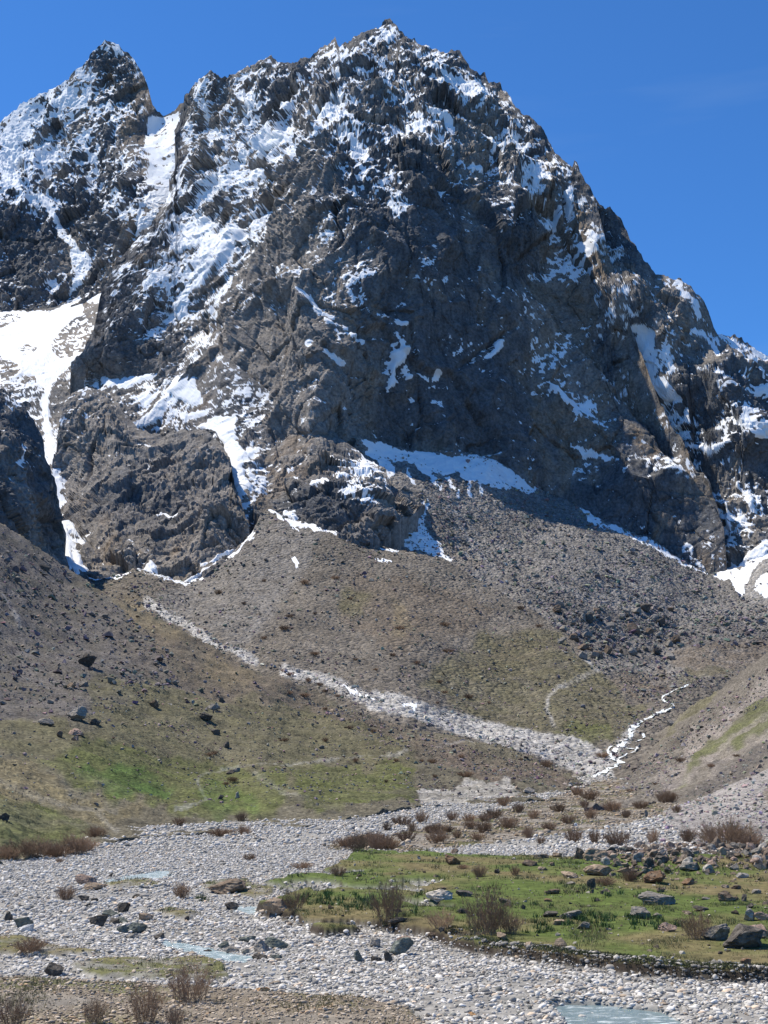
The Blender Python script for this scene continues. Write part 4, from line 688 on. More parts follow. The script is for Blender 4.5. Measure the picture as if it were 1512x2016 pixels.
# the worn turf edge above the cobbles: stones falling out of it, roots and grass hanging over
EDGE = np.array(MEADOW[1])[4:22]; EDGE = EDGE[(EDGE[:, 0] < 1600) & (EDGE[:, 1] > 1760)]; EDGE = EDGE[np.argsort(EDGE[:, 0])]
def along(n, lo, hi):
    u = RNG.uniform(880, 1540, n); return floor_point(u, np.interp(u, EDGE[:, 0], EDGE[:, 1]) + RNG.uniform(lo, hi, n))
Pe = along(1500, -1, 22); sz = .10 * np.exp(.5 * RNG.normal(size=1500)); scatter("bank_stones", ICO0, Pe + np.array([0, 0, .03]), sz, np.repeat(rgb(.30, .28, .25), 1500, 0) * RNG.uniform(.4, 1.6, 1500)[:, None], M_STONE, .4)
# ------------------------------------------------------------------ grass blades
def blades(n, d0, d1, hgt, wid):
    x, y = ground_pts(n, d0, d1); md, isl, sh, sb, wt, u, v = floor_masks(x, y); p = np.stack([x, y, x * 0], 1)
    tus = blob(p, 2.2, .1, .5); w = np.where(md, .35 + .65 * tus, np.where(isl, .5, np.where(sh, .4 + .6 * tus, np.where(sb, .35, 0))))
    k = RNG.uniform(0, 1, n) < w; x, y, tus, shk = x[k], y[k], tus[k], (sh | sb)[k]; n = len(x); nb = 5
    base = np.stack([x, y, floor_z(x, y) - .02], 1); base = np.repeat(base, nb, 0) + RNG.normal(0, .05, (n * nb, 3)) * [1, 1, 0]
    h = hgt * np.repeat(.5 + .9 * tus, nb) * RNG.uniform(.5, 1.3, n * nb); a = RNG.uniform(0, 6.283, n * nb); lean = RNG.normal(0, .45, (n * nb, 2))
    side = np.stack([np.cos(a), np.sin(a), a * 0], 1) * (wid * RNG.uniform(.6, 1.4, n * nb))[:, None]; tip = base + np.stack([lean[:, 0] * h, lean[:, 1] * h, h], 1)
    V = np.stack([base - side, base + side, tip], 1).reshape(-1, 3); F = np.arange(len(V)).reshape(-1, 3)
    pn = gn(np.stack([x / 6, y / 6, x * 0 + 2], 1)); t = np.clip(.55 + .8 * pn + .25 * RNG.normal(size=n), 0, 1); t = np.where(shk, .9, t)
    c = mix(rgb(.075, .125, .022), rgb(.17, .145, .06), t[:, None]) * RNG.uniform(.7, 1.3, n)[:, None]
    o = mesh_obj("meadow_grass", V, F, M_GRASS, smooth=False, attrs=dict(col=np.repeat(c, nb * 3, 0))); o['kind'] = 'stuff'
M_GRASS = bpy.data.materials.new("grass blades"); M_GRASS.use_nodes = True; _nt = M_GRASS.node_tree; _a = nd(_nt, "ShaderNodeAttribute", attribute_name="col")
_nt.links.new(_a.outputs["Color"], _nt.nodes["Principled BSDF"].inputs["Base Color"]); _nt.nodes["Principled BSDF"].inputs["Roughness"].default_value = .7
blades(42000, 30, 66, .13, .010); blades(36000, 64, 125, .17, .018)
# coarse dark tussocks by the gravel edge
def tussocks(spots, name="tussock_grass", extra=None, tone=rgb(.055, .10, .022), hs=1.0):
    B = []
    for (u, v, ru, rv, n) in spots:
        uu = RNG.normal(u, ru, n); vv = RNG.normal(v, rv, n); B.append(floor_point(uu, vv))
    if extra is not None: B.append(extra)
    B = np.concatenate(B); n = len(B); nb = 16; base = np.repeat(B, nb, 0) + RNG.normal(0, .09, (n * nb, 3)) * [1, 1, 0]; h = hs * RNG.uniform(.14, .32, n * nb); a = RNG.uniform(0, 6.283, n * nb); lean = RNG.normal(0, .3, (n * nb, 2))
    side = np.stack([np.cos(a), np.sin(a), a * 0], 1) * .022; tip = base + np.stack([lean[:, 0] * h, lean[:, 1] * h, h], 1)
    V = np.stack([base - side, base + side, tip], 1).reshape(-1, 3); c = tone * RNG.uniform(.6, 1.5, n)[:, None]
    o = mesh_obj(name, V, np.arange(len(V)).reshape(-1, 3), M_GRASS, smooth=False, attrs=dict(col=np.repeat(c, nb * 3, 0))); o['kind'] = 'stuff'
tussocks([(650, 1768, 38, 8, 34), (700, 1780, 26, 7, 22), (1200, 1815, 50, 8, 30), (1140, 1812, 30, 6, 18), (1240, 1765, 30, 4, 12), (1080, 1830, 60, 6, 12), (1290, 1825, 30, 5, 10), (400, 1772, 8, 2, 5), (1020, 1800, 40, 8, 10), (840, 1790, 30, 8, 10)])

tussocks([], "edge_grass", along(420, -9, -1), rgb(.10, .105, .038), .30)
tussocks([], "edge_roots", along(260, -1, 4), rgb(.085, .066, .042), .24)
# ------------------------------------------------------------------ boulders, one object each
KC = dict(brown=rgb(.13,.097,.07), tan=rgb(.25,.19,.135), rust=rgb(.16,.10,.06), grey=rgb(.185,.168,.145), dark=rgb(.075,.066,.056), green=rgb(.105,.115,.098), pale=rgb(.31,.28,.24), pink=rgb(.25,.18,.14), white=rgb(.55,.54,.52), orange=rgb(.42,.25,.12))
_bm = bmesh.new(); bmesh.ops.create_icosphere(_bm, subdivisions=4, radius=1); _bm.verts.index_update()
BV = np.array([x.co[:] for x in _bm.verts]); BF = np.array([[w.index for w in f.verts] for f in _bm.faces]); _bm.free()
_bm = bmesh.new(); bmesh.ops.create_icosphere(_bm, subdivisions=3, radius=1); _bm.verts.index_update()
BV3 = np.array([x.co[:] for x in _bm.verts]); BF3 = np.array([[w.index for w in f.verts] for f in _bm.faces]); _bm.free()
def boulder_mesh_data(seed, w, h, depth, colr, fine=True, cuts=16):
    rg = np.random.default_rng(seed); V = (BV if fine else BV3).copy(); o = rg.uniform(0, 200, 3)
    for k in range(cuts):
        n = rg.normal(size=3) * [1, 1, .8]; n /= np.linalg.norm(n); e = np.maximum(V @ n - rg.uniform(.42, .78), 0); V = V - e[:, None] * n
    V = V / np.abs(V).max(0)
    nz = .08 * gn(V * 1.7 + o) + .10 * ridged(V * [2.2, 2.2, 4.5] + o, 4) + .03 * gn(V * 9 + o)
    V = V * (1 + nz - .05)[:, None]
    s = rg.normal(0, .22); V[:, 0] += s * V[:, 2]                        # a slant
    V = V * [w / 2, depth / 2, h * .62]; V[:, 2] += h * .38
    c = colr * (1 + .25 * fbm(V / max(w, .2) * 4 + o, 3))[:, None]
    c = mix(c, rgb(.30, .28, .23), (sstep(.25, .6, gn(V / max(w, .2) * 7 + o)) * .3)[:, None])     # lichen
    return V, c
NB = [0]
def boulder(u, v, w, h, key, label, group=None, name="boulder", P=None, fine=True):
    if P is None:
        P, _ = cast(u, v)
        if P is None: return None
    m = np.linalg.norm(P - CAM) / PX_F; NB[0] += 1; W, H = w * m * .98, h * m * 1.0
    if 1785 < v < 1900 and u < 780: W *= 1.12; H *= 1.15
    V, c = boulder_mesh_data(NB[0] * 7 + 1, W, H * 1.1, min(W * .8, H * 2.2 + W * .25), KC[key] * 1.25 * (1 + .12 * RNG.normal()), fine)
    o = mesh_obj(name, V, BF if fine else BF3, M_BOULDER, smooth=False, attrs=dict(col=np.clip(c, .01, 1)))
    o.location = P + np.array([0, 0, -.06 * H]); o.rotation_euler = (0, 0, float(RNG.normal(0, .25)))
    return tag(o, label, "boulder", group)
ROCKS = """
1140 1691 20 21 brown|dark brown upright boulder touching the left end of a slanting tan rock
1170 1694 50 21 tan|slanting tan ridge-backed boulder at the back of the meadow, right of a dark brown one
1182 1724 60 19 tan|largest flat-topped tan slab in the meadow, with a low shrub growing against its front
1228 1718 27 9 tan|thin pale slab lying tilted just right of the largest flat-topped tan slab
1246 1733 17 11 brown|small brown block in front of a low olive shrub, right of the tilted thin slab
1166 1750 19 18 dark|upright dark block standing alone in the grass below the largest tan slab
1275 1709 25 15 dark|dark boulder sitting behind a blue-grey one in the stone cluster right of the meadow middle
1275 1719 27 11 green|blue-grey boulder wedged in front of a dark boulder, above the big rust-topped one
1293 1738 50 22 rust|big dark boulder with a rust-brown mossy top standing in the right half of the meadow
1300 1756 18 9 brown|small brown stone directly behind the peak of the wide grey mound-shaped rock
1299 1781 80 24 grey|wide grey mound-shaped rock rising low out of the meadow grass
1259 1806 45 18 grey|rough lumpy grey-pink boulder below the left end of the wide grey mound
1293 1806 21 10 grey|small squared grey block touching the right of the rough lumpy boulder
1318 1833 42 15 pink|broken pinkish slab just left of the brown shrub beside the long slabs
1186 1760 8 7 dark|tiny dark upright stone in grass right of the lone upright dark block
1428 1774 35 17 brown|brown flat-topped boulder with two smaller stones at its right side
1449 1773 14 10 brown|middle stone of the row of three beside the brown flat-topped boulder
1465 1774 10 13 dark|narrow upright stone ending the row of three at the right of the meadow
1479 1787 16 10 dark|small black stone in grass just below the row of three stones
1474 1812 25 20 pale|pale angular block with a sharp shaded face near the right edge of the meadow
1500 1811 32 14 pink|low pinkish slabby rock right of the pale angular block
1405 1850 58 27 grey|left long grey slab bulging from the grass, right of the reddish brown shrub
1468 1864 88 36 dark|dark rounded front of the long slabs at the right edge above the terrace
1496 1846 40 22 pink|pinkish pointed slab resting behind the dark rounded long slab at the right edge
1470 1901 22 14 rust|reddish brown stone sitting right on the turf edge above the cobble bank
1381 1792 32 8 dark|low dark stone with a pale front edge in the middle right grass
1389 1771 18 5 grey|thin flat grey stone in the grass left of the brown flat-topped boulder
1461 1728 23 9 pale|pale rounded stone beside a small shrub near the right edge of the meadow
1356 1741 30 13 rust|rust-coloured split stone with a pale cap, right of the big rust-topped boulder
1428 1748 15 6 tan|small tan wedge stone at the left end of a little row above the flat-topped boulder
1450 1750 20 7 brown|low brown stone at the right end of a little row above the flat-topped boulder
1489 1759 20 7 grey|flat grey stone in grass near the right frame edge, above the row of three
1150 1828 28 12 grey|low grey hump in dark green grass left of the lower meadow
1198 1831 15 5 tan|small tan flat stone in grass right of the low grey hump
1227 1678 17 9 green|pale greenish stone at the foot of the gravel slope behind the meadow
1288 1674 13 13 tan|upright tan stone poking up at the front of the gravel slope
1222 1703 19 7 dark|small dark flat stone above the tilted thin slab
1353 1689 30 15 dark|dark mossy boulder at the heart of the stone jumble under the gravel slope
1323 1684 27 12 brown|brown boulder left of the dark mossy one in the stone jumble
1345 1700 38 11 tan|long tan slab lying in front of the dark mossy boulder
1356 1714 35 14 grey|stacked grey layered stone below the long tan slab at the jumble's front
1403 1706 25 14 pink|pinkish layered boulder on the right of the stone jumble
1303 1699 28 14 dark|dark craggy boulder left of the long tan slab in the jumble
1413 1720 15 5 tan|small tan stone below the pinkish layered boulder
1445 1712 18 11 grey|grey boulder with pale base on the jumble's lower right
1489 1683 22 14 grey|grey boulder high on the right of the jumble near the frame edge
1491 1702 25 12 pink|pinkish boulder below the grey one at the right frame edge
889 1702 31 18 rust|pyramid-shaped rust brown boulder in the far left meadow
893 1681 18 10 brown|small brown stone behind the pyramid-shaped rust boulder at the meadow's back edge
824 1691 8 5 pale|tiny pale stone in grass left of the pyramid-shaped boulder
980 1719 13 10 dark|small dark cube-like stone alone in grass beside a low shrub
1044 1705 35 10 brown|long low brown boulder near the back of the meadow, left of two small tan stones
1065 1690 30 10 brown|flat-topped brown boulder behind the long low one at the back of the meadow
1097 1687 20 8 tan|small tan boulder between the flat-topped brown one and the dark upright one
1068 1713 19 6 tan|small tan flat stone at the right foot of the long low brown boulder
1087 1705 11 8 brown|little pointed brown stone right of the long low boulder
1123 1728 31 11 tan|low tan boulder lying left of the largest flat-topped slab
1123 1741 23 5 grey|thin grey slab flush in the grass below the low tan boulder
866 1769 56 19 pale|big pale boulder with a shaded right face at the head of a dry gravel trench
915 1763 38 11 dark|flat dark boulder leaning beside the big pale boulder
870 1751 20 5 brown|small brown stone behind the top of the big pale boulder
996 1779 22 10 dark|dark pyramid stone in the grass right of the tallest brown shrub
1031 1790 8 10 dark|thin dark standing stone in the middle of the meadow
1088 1759 28 8 brown|low brown rounded stone in open grass in the middle of the meadow
1079 1775 18 7 rust|small rusty stone with a dark face below the low rounded one
1084 1804 33 10 dark|dark low rock at the left end of a grey outcrop in lush grass
1122 1806 45 13 grey|grey low outcrop with lush grass growing at its front
1102 1820 34 9 tan|tan flat rock in front of the grey low outcrop
870 1833 14 11 dark|dark rounded stone on the terrace lip left of the tallest shrub
853 1843 24 8 brown|brown slanting rock at the very lip of the terrace left of the tallest shrub
990 1849 26 16 tan|tan boulder tucked against the foot of the tallest brown shrub
911 1798 25 9 dark|dark low rock at the end of the dry trench behind the tallest shrub
779 1817 33 9 dark|dark low rock under the bushy shrub at the meadow's left front
788 1879 46 28 green|large tilted grey-green slab on the cobbles under the terrace's left end
765 1894 16 15 dark|dark boulder at the left foot of the large tilted grey-green slab
797 1854 30 10 pink|reddish stone resting on top of the large tilted grey-green slab
1044 1882 14 7 dark|small dark boulder caught in the cobble bank below the turf
452 1753 84 22 brown|long dark brown slab on the river bed with grass on its back
545 1794 46 24 tan|tan earth-coloured block at the left tip of the meadow bank
455 1790 24 13 dark|wet dark boulder in the side channel left of the meadow tip
489 1750 9 5 white|small white stone on the right end of the long dark brown slab
541 1867 44 17 green|large dark green boulder at the right end of the row above the rapid
511 1874 33 18 grey|broad grey-green boulder in the middle of the row above the rapid
486 1853 30 9 green|flat-topped dark boulder behind the row above the rapid
458 1874 25 12 grey|grey boulder at the left of the row above the rapid
443 1866 22 11 green|dark green boulder upstream of the grey one, at the edge of the rapid
411 1882 20 12 dark|black wet boulder splitting the white rapid
482 1877 18 9 grey|small grey stone squeezed between the bigger boulders above the rapid
513 1889 28 9 dark|low black wet boulder at the downstream end of the rapid
545 1889 20 7 green|low greenish stone right of the low black boulder by the rapid
704 1892 18 17 green|dark green wedge on the open cobbles left of the large tilted slab
742 1894 18 9 dark|low dark boulder between the green wedge and the large tilted slab
736 1864 24 15 pale|pale grey block on the cobbles above the low dark boulder
519 1950 26 7 orange|flat orange-tan stone lying on the white cobbles near the front bank
927 1999 18 6 orange|small orange-yellow stone among white cobbles near the bottom edge
168 1741 34 17 pink|reddish upright slab standing on the river bed at the far left of the pools
186 1751 46 14 tan|smooth tan slab leaning in front of the reddish upright slab
103 1921 39 21 dark|dark brown split boulder standing alone on the cobbles at lower left
47 1825 28 18 green|dark green boulder behind a white stone at the left side of the river bed
53 1833 22 12 white|white rounded boulder in front of the dark green one at the left side
15 1813 16 14 dark|dark boulder at the left frame edge on the river bed
193 1823 33 19 dark|dark angular boulder at the left end of the cluster on the cobbles
217 1804 32 10 green|flat dark green boulder at the back of the cluster on the cobbles
242 1797 22 16 dark|peaked dark boulder at the back right of the cluster on the cobbles
272 1835 44 20 green|largest grey-green boulder with a pale top in the cluster on the cobbles
241 1818 23 11 green|middle dark green boulder of the cluster behind the largest one
223 1820 17 9 dark|small black boulder between the left end and the middle of the cluster
242 1836 20 12 green|grey-green wedge touching the left of the largest cluster boulder
263 1847 22 10 grey|rounded grey boulder in front of the largest cluster boulder
315 1848 22 9 dark|dark boulder on the slope between the cluster and the rapid
286 1813 30 12 tan|dark-fronted boulder with a flat tan top right of the cluster
166 1773 22 9 dark|black low stone beside the small shrub at the far left of the bed
185 1775 17 7 dark|black low stone right of another beside the small shrub
172 1785 11 6 dark|little black stone in front of two low black ones at the far left
269 1768 20 7 dark|dark flat stone below the small grass island
335 1868 18 9 grey|grey stone standing in the upper end of the white rapid
218 1726 8 7 dark|tiny black stone on white cobbles left of the upper pool
368 1812 10 7 dark|small black stone on open cobbles right of a grass tuft
223 1773 13 9 white|bright white stone beside a green tuft near the upper cobble cluster
170 1311 35 22 dark|dark wedge-shaped boulder high in the left hillside scree
152 1418 38 24 grey|largest grey boulder on the left hillside, at the lower end of the scree
165 1352 20 11 grey|flat-topped grey boulder in the scree above the largest hillside boulder
140 1353 20 10 tan|tan boulder left of the flat-topped grey one in the hillside scree
405 1416 30 12 dark|low dark boulder on the brown rib of the left hillside, below a tan one
420 1397 25 11 grey|grey boulder just above the low dark one on the hillside rib
425 1445 18 12 dark|rounded dark boulder in the grass below the hillside rib
445 1471 13 11 dark|dark square boulder lower down the hillside below the rounded one
452 1524 18 8 dark|dark boulder on the valley-side meadow touching a lighter one
465 1520 15 8 grey|grey boulder touching a dark one on the valley-side meadow
467 1570 9 15 pale|pale upright stone standing on bright grass near the path
434 1573 12 9 dark|dark stone lying in bright grass left of the pale upright one
150 1447 30 13 pink|pinkish boulder on the grassy spur below the largest hillside boulder
117 1450 15 12 brown|brown boulder left of the pinkish one on the grassy spur
149 1458 17 10 pink|small pinkish block just below the pinkish boulder on the spur
88 1124 20 11 dark|dark boulder near the very top of the left scree, under the crag
345 1346 15 8 grey|small grey boulder at the right border of the left scree
305 1393 20 14 brown|brown boulder standing on the green between scree and rib
90 1424 30 12 grey|low grey boulder left of the largest hillside boulder
188 1426 20 11 dark|dark boulder right of the largest hillside boulder
436 1383 10 12 dark|narrow dark upright stone on the crest of the hillside rib
8 1616 20 15 dark|dark boulder on the green slope at the left frame edge
1321 1426 14 8 pale|pale flat boulder beside the white mountain stream
1044 1563 27 12 grey|grey block at the end of the eroded bank by the far river
1272 1609 8 13 grey|grey standing stone on the crest of the right gravel fan
793 1666 14 12 pale|pale blocky stone at the shrub thicket's right end
1134 1629 8 8 white|small white stone on the crest of the right gravel fan
635 1306 9 8 dark|single dark boulder on the brown scree fan
"""
SHRUBS = """
766 1812 86 92|bushy olive-brown leafless shrub at the meadow's left front
955 1840 98 112|tallest brown leafless shrub, standing near the terrace edge
1006 1838 52 62|greyer sparse shrub leaning on the right of the tallest one
868 1828 40 62|low thin shrub left of the tallest brown one
1370 1848 56 66|reddish brown shrub left of the long grey slabs
1190 1743 20 46|low olive shrub against the front of the largest tan slab
1240 1735 28 36|round olive shrub right of the largest tan slab
945 1726 26 30|small round brown shrub in the middle of the far meadow
1014 1723 20 20|small sparse shrub right of the round brown one in the far meadow
912 1710 10 24|flat low shrub beside the pyramid-shaped boulder
1432 1665 58 112|widest brown thicket at the foot of the gravel slope
1215 1664 34 58|dense brown shrub at the foot of the gravel fan, left of the widest thicket
1130 1658 32 36|brown shrub at the front of the gravel fan, left of a thin one
1170 1660 30 26|thin grey shrub between two brown ones at the gravel fan
1286 1660 32 26|upright grey shrub right of the dense brown one
1355 1657 30 34|grey shrub just left of the widest brown thicket
1065 1661 16 20|small shrub at the tip of the gravel fan
665 1724 20 34|round olive shrub among gravel strips left of the meadow
595 1711 16 40|flat brown shrub at the upper left of the gravel strips
357 1768 32 36|grey twiggy shrub standing on the cobbles below the pool
130 1771 28 40|low grey shrub on the cobbles beside small black stones
580 1792 46 60|dark spreading shrub on the meadow bank's left tip
60 1874 30 62|low brown shrub on the earth patch at the left edge
375 1972 82 96|large brown shrub on the front bank, left of the white cobbles
285 2014 84 82|tall thin-stemmed shrub at the bottom edge of the picture
185 2014 52 52|small dark-stemmed shrub left of the tall thin-stemmed one
25 2018 60 70|brown shrub in the bottom left corner
345 2020 40 44|low tangled shrub right of the tall thin-stemmed one
45 1685 36 96|reddish brown thicket at the left edge where hillside meets gravel
135 1682 44 70|reddish brown upright shrub right of the thicket at the left edge
187 1648 24 46|dark shrub at the foot of the green hillside
352 1626 20 26|grey-brown round shrub below the bend of the path
475 1616 20 24|round shrub on the river bank right of the path
435 1646 18 58|wide low shrub on the gravel by the far bank
480 1644 22 30|upright shrub right of the wide low one by the far bank
490 1693 14 26|small dark shrub alone on the open gravel
117 1698 9 16|tiny shrub on the gravel at left
700 1676 40 60|dense dark red thicket at the left end of the shrubland
745 1672 30 46|dark red shrub right of the dense thicket
1076 1511 18 28|grey shrub on the point between gravel streams
1186 1491 12 30|low dark shrub beside the stream junction
916 1530 14 34|brown shrub above the eroded bank
"""
FARSHRUBS = [(761,1635),(791,1625),(811,1637),(831,1620),(861,1642),(846,1640),(883,1640),(891,1615),(923,1617),(926,1632),(953,1640),(956,1617),(971,1612),(991,1587),(1051,1612),(1081,1635),(1118,1622),(1151,1590),(1161,1575),(1163,1612),(1206,1597),(1261,1592),(1233,1610),(1313,1580),(1333,1600),(1136,1565),(1000,1630),(1020,1600),(1100,1598),(900,1650),(940,1655),(860,1660),(800,1655),(1040,1650),
  (856,1530),(908,1492),(851,1502),(1028,1497),(923,1375),(861,1385),(963,1385),(876,1365),(866,1345),(821,1307),(773,1292),(883,1285),(876,1232),(788,1240),(1061,1235),(1026,1200),(557,1322),(571,1330),(607,1342),(630,1350),(640,1362),(665,1372),(570,1366),(600,1372),(640,1397),(690,1435),(735,1442),(620,1290),(520,1258),(560,1240),(620,1210),(690,1180),(520,1145),(600,1150),(660,1140),(570,1215),(480,1190),(430,1170),(740,1320),(700,1300),(445,1545),(457,1538),(412,1488),(422,1485),(700,1500),(640,1460),(560,1460),(760,1540),(780,1500),(830,1500),(1290,1545),(1450,1490),(1340,1500),(1400,1510),(1240,1560)]

# water -------------------------------------------------------------
def water_mat(name, body, foam_amt, scale):
    m = bpy.data.materials.new(name); m.use_nodes = True; nt = m.node_tree; L = nt.links; b = nt.nodes["Principled BSDF"]
    tc = nd(nt, "ShaderNodeTexCoord"); mp = nd(nt, "ShaderNodeMapping"); mp.inputs["Scale"].default_value = (1.0, 2.2, 1); L.new(tc.outputs["Object"], mp.inputs[0])
    n = nd(nt, "ShaderNodeTexNoise"); n.inputs["Scale"].default_value = scale; n.inputs["Detail"].default_value = 6; n.inputs["Roughness"].default_value = .7; n.inputs["Distortion"].default_value = .6; L.new(mp.outputs[0], n.inputs["Vector"])
    r = nd(nt, "ShaderNodeMapRange"); r.inputs[1].default_value = .60 - foam_amt; r.inputs[2].default_value = .78 - foam_amt; L.new(n.outputs["Fac"], r.inputs[0])
    mx = nd(nt, "ShaderNodeMix", data_type='RGBA'); mx.inputs[6].default_value = body; mx.inputs[7].default_value = (.78, .82, .82, 1); L.new(r.outputs[0], mx.inputs[0]); L.new(mx.outputs[2], b.inputs["Base Color"])
    rr = nd(nt, "ShaderNodeMapRange"); rr.inputs[3].default_value = .12; rr.inputs[4].default_value = .7; L.new(r.outputs[0], rr.inputs[0]); L.new(rr.outputs[0], b.inputs["Roughness"])
    bp = nd(nt, "ShaderNodeBump"); bp.inputs["Strength"].default_value = .9; bp.inputs["Distance"].default_value = .10; L.new(n.outputs["Fac"], bp.inputs["Height"]); L.new(bp.outputs[0], b.inputs["Normal"])
    return m
M_WATER = water_mat("glacial water", (.20, .27, .28, 1), .08, 1.8); M_RAPID = water_mat("white water", (.25, .35, .37, 1), .13, 2.6)
M_FOAM = water_mat("stream foam", (.45, .52, .52, 1), .30, 1.2)
wq = grid_faces(*fs)[:, ::-1]; gw = g(WT0, 5) ; wsel = (gw[wq].max(1) > .02)
def water_sheet(name, sel, mat, lift):
    f = wq[sel]; ids = np.unique(f); re = np.full(len(fx), -1); re[ids] = np.arange(len(ids))
    z = base_height(fx[ids], fy[ids]) + lift + .02 * fbm(np.stack([fx[ids] / .5, fy[ids] / .5, ids * 0], 1), 2)
    o = mesh_obj(name, np.stack([fx[ids], fy[ids], z], 1), re[f], mat); o['kind'] = 'structure'
wsel_d = np.hypot(fx[wq[:, 0]], fy[wq[:, 0]])
near = wsel & (wsel_d < 44.5) & (fx[wq[:, 0]] > 2)
water_sheet("river", near, M_WATER, -.09); water_sheet("river_rapid", wsel & ~near, M_RAPID, -.03)
BROOK = [[(1362,1345,4),(1345,1352,5),(1330,1358,3),(1315,1366,3),(1303,1372,4),(1306,1382,5),(1325,1385,3),(1328,1392,3),(1310,1398,5),(1295,1404,6),(1280,1412,6),(1262,1420,6),(1248,1430,8),(1240,1440,8),(1244,1450,5),(1232,1458,6),(1222,1466,9),(1216,1474,7),(1200,1484,6),(1206,1494,7),(1220,1497,8),(1214,1506,7),(1198,1515,8),(1180,1524,6),(1165,1530,5)],
         [(1240,1440,3),(1262,1442,3),(1270,1452,3),(1250,1460,3)],[(1222,1470,3),(1240,1474,4),(1256,1470,4),(1250,1480,3),(1232,1484,4),(1215,1496,4)],[(1200,1484,4),(1196,1474,4),(1206,1468,3)]]
CASTS = {}
for li, line in enumerate(BROOK):
    p = np.array(line, float); t = np.arange(len(p)); tt = np.linspace(0, len(p) - 1, (len(p) - 1) * 9 + 1)
    for strand in range(3 if li == 0 else 2):
        o_ = li * 17 + strand * 31
        uu = np.interp(tt, t, p[:, 0]); vv = np.interp(tt, t, p[:, 1]); w0 = np.interp(tt, t, p[:, 2])
        ker = np.ones(7) / 7; pad = lambda x: np.convolve(np.pad(x, 3, mode='edge'), ker, 'valid'); uu, vv = pad(uu), pad(vv)
        uu = uu + w0 * (.9 * gn(uv3(tt * 11, tt * 0 + o_, 6)) + .5 * gn(uv3(tt * 25, tt * 0 + o_, 6))) * (1 if strand else .4); vv = vv + .45 * w0 * gn(uv3(tt * 14, tt * 0 + 40 + o_, 6))
        ww = 1.25 * w0 * np.clip(.75 + 1.1 * gn(uv3(tt * 16, tt * 0 + 90 + o_, 6)), .15, 1.7); rows = []
        for a_, b_, w_ in zip(uu, vv, ww):
            r3 = [cast(a_ + k * w_ / 2, b_)[0] for k in (-1, 0, 1)]
            if any(q is None for q in r3): continue
            dd = np.array([np.linalg.norm(q - CAM) for q in r3])
            if dd.max() - dd.min() > 25: continue
            rows.append(np.array([q + (CAM - q) / np.linalg.norm(q - CAM) * (.9 + .1 * strand) for q in r3]))
        keep = gn(uv3(np.arange(len(rows)) * 3.0, np.zeros(len(rows)) + o_ * 3, 8)) > -.42; seg = []; n_ = 0
        for q_, kp in zip(rows, keep):
            if kp: seg.append(q_)
            elif len(seg) > 2: CASTS[(li, strand, n_)] = seg; n_ += 1; seg = []
            else: seg = []
        if len(seg) > 2: CASTS[(li, strand, n_)] = seg
# collect every place first, then build
pl = []
for ln in ROCKS.strip().splitlines():
    nums, lab = ln.split("|"); a_ = nums.split(); pl.append(((float(a_[0]), float(a_[1]), float(a_[2]), float(a_[3]), a_[4]), lab, cast(float(a_[0]), float(a_[1]))[0]))
jumble = []
for k in range(88):
    u_ = RNG.uniform(1190, 1512); v_ = 1668 + abs(RNG.normal(0, 20)) + max(0, 1300 - u_) * .08; w_ = RNG.uniform(9, 22)
    jumble.append((u_, v_, w_, w_ * RNG.uniform(.45, .8), RNG.choice(['tan', 'pink', 'brown', 'grey', 'dark', 'pale']), cast(u_, v_)[0]))
field = []
for k in range(46):
    u_ = RNG.uniform(1095, 1330); v_ = RNG.uniform(1190, 1300); w_ = RNG.uniform(10, 24); q = cast(u_, v_)[0]
    field.append((u_, v_, w_, w_ * RNG.uniform(.5, .8), RNG.choice(['dark', 'grey', 'grey', 'brown']), q))
sh1 = [(list(map(float, ln.split("|")[0].split())), ln.split("|")[1]) for ln in SHRUBS.strip().splitlines()]
sh1 = [(a_, lab, cast(a_[0], min(a_[1], 2012))[0] if a_[1] < 2012 else floor_point(a_[0], a_[1])[0]) for a_, lab in sh1]
THICK = []
for spots, gl, gg in (([(12, 1690, 42, 60), (70, 1686, 44, 64), (100, 1684, 38, 50), (112, 1688, 36, 60), (155, 1682, 42, 56), (165, 1676, 34, 50)], "reddish brown shrub of the dense thicket lining the gravel at far left", "shrubs of the left bank thicket"),
                      ([(680, 1668, 34, 50), (722, 1668, 36, 56), (755, 1664, 30, 46), (735, 1656, 28, 44), (700, 1660, 30, 46), (770, 1672, 26, 40)], "dark red shrub of the thicket between the river bed and meadow", "shrubs of the thicket behind the meadow"),
                      ([(1400, 1660, 44, 70), (1462, 1662, 46, 70), (1445, 1655, 40, 60), (1480, 1668, 34, 46)], "brown shrub flanking the widest thicket below the gravel slope", "shrubs flanking the widest thicket")):
    for u_, v_, h_, w_ in spots:
        q = cast(u_, v_)[0]
        if q is not None: THICK.append((u_, v_, h_, w_, (gl, q, gg)))
sh2 = [(u_, v_, cast(u_, v_)[0]) for u_, v_ in FARSHRUBS]
SVs, SFs, so = [], [], 0
for rows in CASTS.values():
    A = np.array(rows); SVs.append(A.reshape(-1, 3)); SFs.append(grid_faces(A.shape[0], 3) + so); so += A.shape[0] * 3
mesh_obj("mountain_stream", np.concatenate(SVs), np.concatenate(SFs), M_FOAM)['kind'] = 'structure'
far_stones("scree_fan", 9000, lambda u, v, P: (linedist(u, v, [q[:2] for q in BROOK[0]]) < 16).astype(float), (3, 10), lambda u, v, P: np.repeat(rgb(.20, .19, .175), len(u), 0))
for (u_, v_, w_, h_, key), lab, P in pl: boulder(u_, v_, w_, h_, key, lab, P=P, fine=w_ > 16)
for u_, v_, w_, h_, key, P in jumble: boulder(u_, v_, w_, h_, key, "one of the angular fallen stones strewn below the right gravel slope", "fallen stones strewn below the gravel slope", P=P, fine=False)
